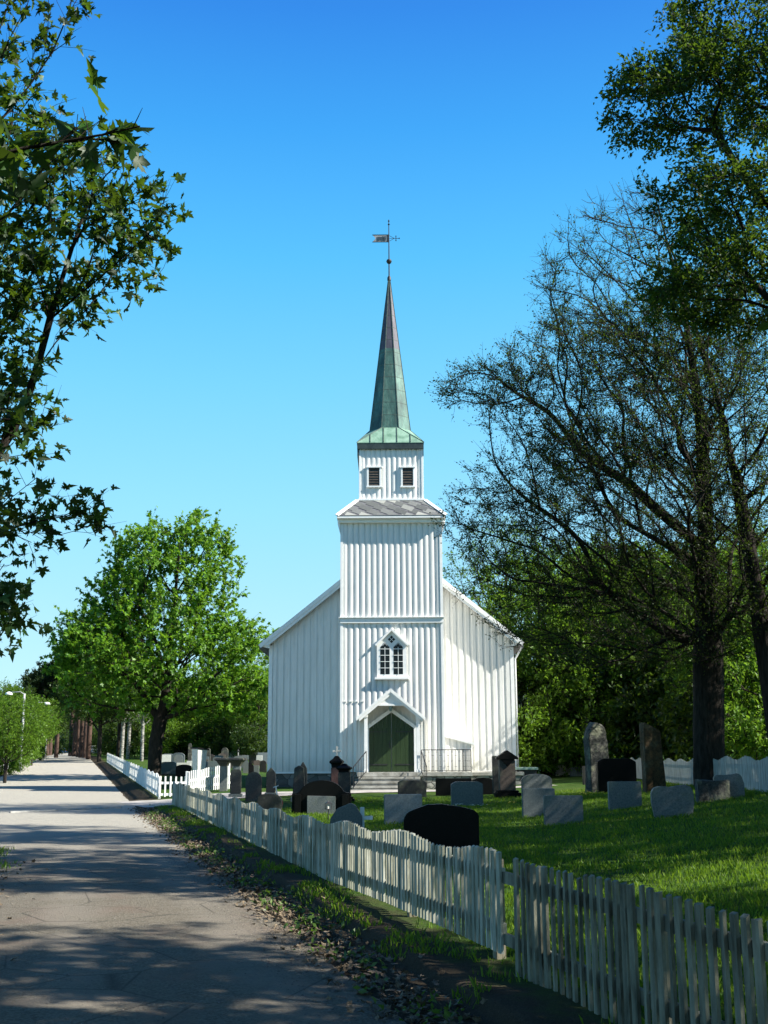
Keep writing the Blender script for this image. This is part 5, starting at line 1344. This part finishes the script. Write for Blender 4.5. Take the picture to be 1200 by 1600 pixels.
# pines along the avenue
W3 = 'pines along the road'
for px, Y, lab, s_ in ((110, 190, 'first reddish pine right of the road crest', 1.0), (116, 178, 'second reddish pine right of the road crest', .95), (122, 165, 'slender pine in the middle of the avenue group', .9), (127, 152, 'third reddish pine nearer the crest', .95), (133, 146, 'dark pine behind the parked silver car', .95), (73, 200, 'left one of the two pines left of the road', .9), (78, 210, 'right one of the two pines left of the road', .95)):
    put('pine', px, Y, lab, s_*1.15, group=W3)
for i, (px, Y, kd, s_, lab) in enumerate(((155, 112, 'dark', 1.05, 'dark leaning tree with thick trunk at the end of the white fence'), (185, 135, 'dark', 1.25, 'dark tree behind the birches'), (90, 260, 'dark', 1.3, 'dark tree closing the end of the road'), (112, 300, 'dark', 1.4, 'dark tree far behind the blue car'), (140, 230, 'dark', 1.3, 'dark tree behind the pines'), (70, 250, 'dark', 1.2, 'tree behind the two left pines'), (165, 180, 'dark', 1.75, 'tall dark tree between the pines and the big maple'),
      (10, 62, 'broad', .46, 'nearest bright green tree at the left picture edge'), (30, 84, 'broad2', .48, 'light green tree behind the first street lamp'), (50, 100, 'broad', .55, 'light green tree between the street lamps'), (64, 122, 'broad2', .55, 'light green tree beyond the second street lamp'), (-12, 84, 'broad2', .55, 'leafy tree cut by the left picture edge'), (24, 125, 'dark', .72, 'deep green tree behind the roadside trees'), (88, 150, 'pine', .85, 'dark pine crown over the left side of the far road'), (62, 146, 'pine', .8, 'dark pine behind the third street lamp'), (138, 128, 'pine', .85, 'dark pine before the pair of reddish pines'), (45, 160, 'dark', 1.0, 'dark tree behind the roadside trees'))):
    o = put(kd, px, Y, lab, s_, group='trees beside the road')
for i, (px, Y) in enumerate(((20, 76), (36, 90), (48, 104), (58, 118))):
    put('shrub', px-8, Y, ['nearest', 'second', 'third', 'farthest'][i]+' leafy shrub under the roadside trees on the left', .8, group='shrubs left of the road')

for i, (px, Y) in enumerate(((66, 215), (82, 235), (120, 215), (132, 190), (146, 200), (158, 175), (170, 165), (182, 158), (196, 150), (210, 145), (226, 140), (240, 136))):
    put('shrubdark', px, Y, ['bush left of the far road end', 'bush beside the far road end', 'bush behind the first pine', 'bush between the pines', 'bush behind the silver car', 'bush at the end of the white fence', 'bush left of the birches', 'bush before the leftmost birch', 'bush between the birches', 'bush right of the second birch', 'bush right of the thin birch', 'bush just left of the maple trunk'][i], 1.5, group='bushes along the end of the road')
# ------------------------------------------------------------------ street lamps, left fence, cars
def lamp(px, Y, hh, label, side=-1):
    x = at(px, 1176, Y)[0]; z = gz(x, Y)
    root = empty('street_lamp', (x, Y, z), 0, label, 'street lamp', 'street lamps on the left side of the road')
    b = MB(); b.tube([(0, 0, -.3), (0, 0, hh*.5), (0, 0, hh)], [.11, .09, .07], 10); b.build('pole', M['lamp_metal'], root, smooth=True)
    b = MB(); b.tube([(0, 0, hh-.05), (side*.3, 0, hh+.12), (side*1.0, 0, hh+.1)], .03, 6); b.build('arm', M['lamp_metal'], root, smooth=True)
    b = MB(); b.lathe([(.02, hh+.14), (.20, hh+.08), (.27, hh-.06), (.22, hh-.1)], side*1.1, 0, 14); b.build('lamp_head', M['lamp_white'], root, smooth=True)
lamp(33, 82, 5.4, 'first street lamp, left of the road, head toward the verge')
lamp(49.5, 100, 5.2, 'second street lamp with its pale pole standing clear of the trees', 1)
lamp(62, 140, 5.6, 'third street lamp beyond the roadside trees', 1)
lamp(71, 170, 5.6, 'farthest street lamp near the two left pines', 1)
lx0 = Vector((at(-30, 1200, 52)[0], 52., 0)); 
straight_fence('garden_fence', 'fence', 'low white slatted fence half hidden by shrubs at the left picture edge', (at(-14, 1200, 70)[0], 70.), (at(36, 1195, 104)[0], 104.), .95, .95, gz(-30, 86)-.05, .5, M['fence_far'], wp=.22)
def car(label, px, Y, mat, rz, name='parked_car'):
    x = at(px, 1176, Y)[0]; z = gz(x, Y)+.02
    root = empty(name, (x, Y, z), rz, label, 'car', 'cars parked beyond the crest of the road')
    side = [(-2.0, .35), (2.0, .35), (2.05, .6), (1.95, .85), (1.2, .95), (.55, 1.38), (-.9, 1.42), (-1.65, 1.0), (-2.02, .9), (-2.08, .6)]
    b = MB(); b.prism(side, -.82, .82); b.build('body', M[mat], root, bevel=.09, seg=3)
    b = MB(); b.prism([(1.12, .97), (.54, 1.33), (-.86, 1.36), (-1.5, 1.0)], -.826, .826); b.build('side_window', M['glass'], root, bevel=.02)
    for sx in (1, -1):
        b = MB()
        if sx > 0: b.add([(1.24, -.66, .97), (1.24, .66, .97), (.62, .6, 1.36), (.62, -.6, 1.36)], [(0, 1, 2, 3)])
        else: b.add([(-1.69, -.66, 1.02), (-1.69, .66, 1.02), (-.97, .6, 1.40), (-.97, -.6, 1.40)], [(0, 1, 2, 3)])
        b.build('windscreen' if sx > 0 else 'rear_window', M['glass'], root)
    for sx in (-1.25, 1.3):
        for sy in (-.80, .80):
            b = MB(); b.tube([(sx, sy-.1, .32), (sx, sy+.1, .32)], .32, 18); wh = b.build('wheel', M['tyre'], root, bevel=.03)
            b = MB(); b.tube([(sx, sy-.11, .32), (sx, sy+.11, .32)], .19, 14); b.build('rim', M['lamp_metal'], wh)
    for sy in (-.6, .6):
        b = MB(); b.box(1.97, 2.05, sy-.16, sy+.16, .62, .76); b.build('headlight', M['lamp_white'], root, bevel=.02)
        b = MB(); b.box(-2.09, -2.0, sy-.16, sy+.16, .70, .84); b.build('tail_light', M['red'], root, bevel=.02)
    return root
hd = math.atan2(U[1], U[0])
car('silver car parked at the right roadside beyond the end of the white fence', 146, 170, 'car_silver', hd+math.pi)
car('blue car parked far down the road under the dark trees', 101, 300, 'car_blue', hd+.5)

# hill with far conifers and two houses
def hill_h(x, y):
    d = math.hypot((x+60)/420., (y-560)/190.); return 27*max(0, 1-d*d)**1.0 + 3*NZ.noise(Vector((x*.01, y*.01, 1)))
vs = []; fs = []; nx, ny = 60, 24
for j in range(ny):
    for i in range(nx):
        x_ = -520+940*i/(nx-1); y_ = 370+380*j/(ny-1); vs.append((x_, y_, hill_h(x_, y_)-1.5))
for j in range(ny-1):
    for i in range(nx-1): a = j*nx+i; fs.append((a, a+1, a+nx+1, a+nx))
tag(np_mesh('hill', np.array(vs), np.array(fs), M['hill'], smooth=True), kind='structure')
rs = np.random.RandomState(5); V_ = []; F_ = []; o_ = 0
for i in range(5200):
    x_ = rs.uniform(-500, 400); y_ = rs.uniform(376, 600); z_ = hill_h(x_, y_)-1.5
    if z_ < -1: continue
    h_ = rs.uniform(6, 12); r_ = h_*rs.uniform(.18, .3); k = 6; an = np.arange(k)*2*math.pi/k+rs.uniform(0, 1)
    for lv in range(3):
        zb = z_+h_*(.05+.28*lv); rr_ = r_*(1-.28*lv)*rs.uniform(.8, 1.2, k); ring = np.stack([x_+rr_*np.cos(an), y_+rr_*np.sin(an), np.full(k, zb)+rs.uniform(-.4, .4, k)], 1)
        tip_ = np.array([[x_, y_, min(z_+h_, zb+h_*.5)]]); V_.append(np.concatenate([ring, tip_])); F_.append(np.array([(q, (q+1) % k, k) for q in range(k)])+o_); o_ += k+1
tag(np_mesh('far_conifer_wood', np.concatenate(V_), np.concatenate(F_), M['farwood']), 'dark wood of spruces covering the distant hill', 'wood', kind='stuff')
def house(label, px, py, Y, mat, roof, w_=9, h_=5):
    x, z = at(px, py, Y); root = empty('hillside_house', (x, Y, z), .1, label, 'house', 'houses on the far hillside')
    b = MB(); b.box(-w_/2, w_/2, -3, 3, -4, h_*.6); b.prism([(-w_/2, h_*.6), (w_/2, h_*.6), (w_/2-.01, h_*.601)], -3, 3); b.build('wall', M[mat], root)
    b = MB()
    b.add([(-w_/2-.5, -3.6, h_*.58), (w_/2+.5, -3.6, h_*.58), (w_/2+.5, 3.6, h_*.58), (-w_/2-.5, 3.6, h_*.58), (-w_/2-.4, 0, h_), (w_/2+.4, 0, h_)], [(0, 1, 5, 4), (2, 3, 4, 5), (3, 0, 4), (1, 2, 5), (3, 2, 1, 0)]); b.build('roof', M[roof], root)
    for i in (-1, 0, 1):
        b = MB(); b.box(i*w_*.28-.6, i*w_*.28+.6, -3.06, -3.0, 0.2, h_*.42); b.build('window', M['glass'], root)
house('small pale house with red roof on the wooded hill, beside the left church eave', 399, 1084, 372, 'house_paint', 'house_roof', 6, 5)
house('dark house lower on the hill, next to the church corner', 412, 1094, 360, 'house_dark', 'roof', 9, 4.5)

# ------------------------------------------------------------------ ground cover
rs = np.random.RandomState(17)
def blades(name, n, smp, hmin, hmax, wd, mat, label, cat, seed=1, shape=None):
    r = np.random.RandomState(seed); P_ = []
    while len(P_) < n:
        x_, y_ = smp(r)
        P_.append((x_, y_, gh(x_, y_)))
    P_ = np.array(P_); an = r.uniform(0, 6.28, n); h_ = r.uniform(hmin, hmax, n); ln = r.uniform(.1, .8, n)*h_; la = r.uniform(0, 6.28, n)
    dx = np.cos(an)*wd/2; dy = np.sin(an)*wd/2; lx_ = np.cos(la)*ln; ly_ = np.sin(la)*ln
    A_ = P_+np.stack([-dx, -dy, -.01+0*dx], 1); B_ = P_+np.stack([dx, dy, -.01+0*dx], 1); Mi = P_+np.stack([dx*.7+lx_*.35, dy*.7+ly_*.35, h_*.6], 1); T2 = P_+np.stack([lx_, ly_, h_], 1)
    v = np.stack([A_, B_, Mi, T2], 1).reshape(-1, 3); b0 = (np.arange(n)*4)[:, None]; f = np.concatenate([b0+np.array([[0, 1, 2]]), b0+np.array([[0, 2, 3]])], 0)
    return tag(np_mesh(name, v, f, M[mat]), label, cat, kind='stuff')
def lawn(r):
    while 1:
        y_ = 5.5+ (r.uniform(0, 1)**1.3)*40; x_ = r.uniform(-8, .36*y_+1)
        s, t = st(x_, y_)
        if t > .12 and x_ > -.36*y_-1 and not (y_ > 41.5 and x_ < 8) and not (s > 26 and t < 5): return x_, y_
M['grass'] = mat_leaf('lawn_grass', [(.014, .045, .003), (.050, .125, .006), (.16, .23, .010)], .4, .5, .02)
blades('lawn_grass', 150000, lawn, .03, .085, .012, 'grass', 'short spring grass of the churchyard lawn', 'grass', 3)
def verge(r):
    while 1:
        s = r.uniform(-5, 33); t = -.62+abs(r.normal(0, .35)); x_, y_ = xy(s, t)
        if t < .3 and NZ.noise(Vector((x_*.8, y_*.8, 7)))+NZ.noise(Vector((x_*3, y_*3, 2)))*.5 > .12: return x_, y_
blades('verge_grass', 6000, verge, .02, .08, .012, 'grass', 'tufts of grass growing along the bank under the fence', 'grass', 4)
def lverge(r):
    while 1:
        y_ = r.uniform(9, 27); s, t = st(*(0, y_)); x_ = r.uniform(-13, -4.5)
        s, t = st(x_, y_)
        if s < 16.5 and t < road_left(s)+.1+r.normal(0, .12) and x_ > -.36*y_-1: return x_, y_
blades('roadside_tufts', 14000, lverge, .03, .10, .014, 'grass', 'small grass patch at the left edge of the near road', 'grass', 9)
M['weeds'] = mat_leaf('weed_leaves', [(.03, .07, .010), (.05, .11, .015), (.10, .15, .03)], .3, .4, .04)
def lverge2(r):
    while 1:
        s = r.uniform(48, 118); t = -7.55-abs(r.normal(0, 1.6))
        if t > -14: return xy(s, t)
blades('roadside_grass', 26000, lverge2, .08, .22, .05, 'grass', 'bright grass strip along the left side of the far road', 'grass', 6)
# weeds and dead leaves in the ditch between road and bank
n = 1700; pos = []; 
while len(pos) < n:
    s = rs.uniform(-4, 27); t = -.9+rs.normal(0, .15)
    if -1.7 < t < -.55 and NZ.noise(Vector((s*1.2, t*2, 4))) > -.1: x_, y_ = xy(s, t); pos.append((x_, y_, hgt(x_, y_)+rs.uniform(.015, .08)))
pos = np.array(pos); dd = rs.normal(0, 1, (n, 3)); dd[:, 2] = abs(dd[:, 2])*.6
tag(leaf_cloud('ditch_weeds', pos, dd, .07, 'oval', M['weeds'], None, rs, .8), 'low green weeds in the ditch between road and bank', 'weeds', kind='stuff')
n = 6400; pos = []
while len(pos) < n:
    s = rs.uniform(-4, 30); t = -.98+rs.normal(0, .17)
    if rs.rand() < .22: s = rs.uniform(-3, 12); t = -4.75+rs.normal(0, .4)
    if -5.6 < t < -.5: x_, y_ = xy(s, t); pos.append((x_, y_, hgt(x_, y_)+.022+rs.uniform(0, .03)))
pos = np.array(pos); dd = rs.normal(0, 1, (n, 3)); dd[:, 2] *= .15
tag(leaf_cloud('leaf_litter', pos, dd, .07, 'star', M['litter'], None, rs, 2.5), 'dry brown leaves lying in the ditch beside the road', 'leaf litter', kind='stuff')
n = 5200; xs_ = []
V_ = []; F_ = []; oct_ = np.array([(1, 0, 0), (0, 1, 0), (-1, 0, 0), (0, -1, 0), (0, 0, .7)], float)
for i in range(n):
    s = rs.uniform(-6, 14)
    t = rs.uniform(-1.25, -1.7) if rs.rand() < .35 else rs.uniform(-7, -1.2)
    x_, y_ = xy(s, t); q = rs.uniform(.004, .014)*(1.6 if rs.rand() < .06 else 1); a = rs.uniform(0, 6.28)
    c, s2 = math.cos(a), math.sin(a); v = oct_*q*rs.uniform(.7, 1.2, 3); v = np.stack([v[:, 0]*c-v[:, 1]*s2, v[:, 0]*s2+v[:, 1]*c, v[:, 2]], 1)+np.array([x_, y_, ramp(s)-.15+.018+.02*math.sin(math.pi*min(1, max(0, (t+7.3)/6)))])
    V_.append(v); F_.append(np.array([(0, 1, 4), (1, 2, 4), (2, 3, 4), (3, 0, 4)])+i*5)
tag(np_mesh('road_grit', np.concatenate(V_), np.concatenate(F_), M['grit']), 'loose grit and small stones scattered on the near road', 'grit', kind='stuff')
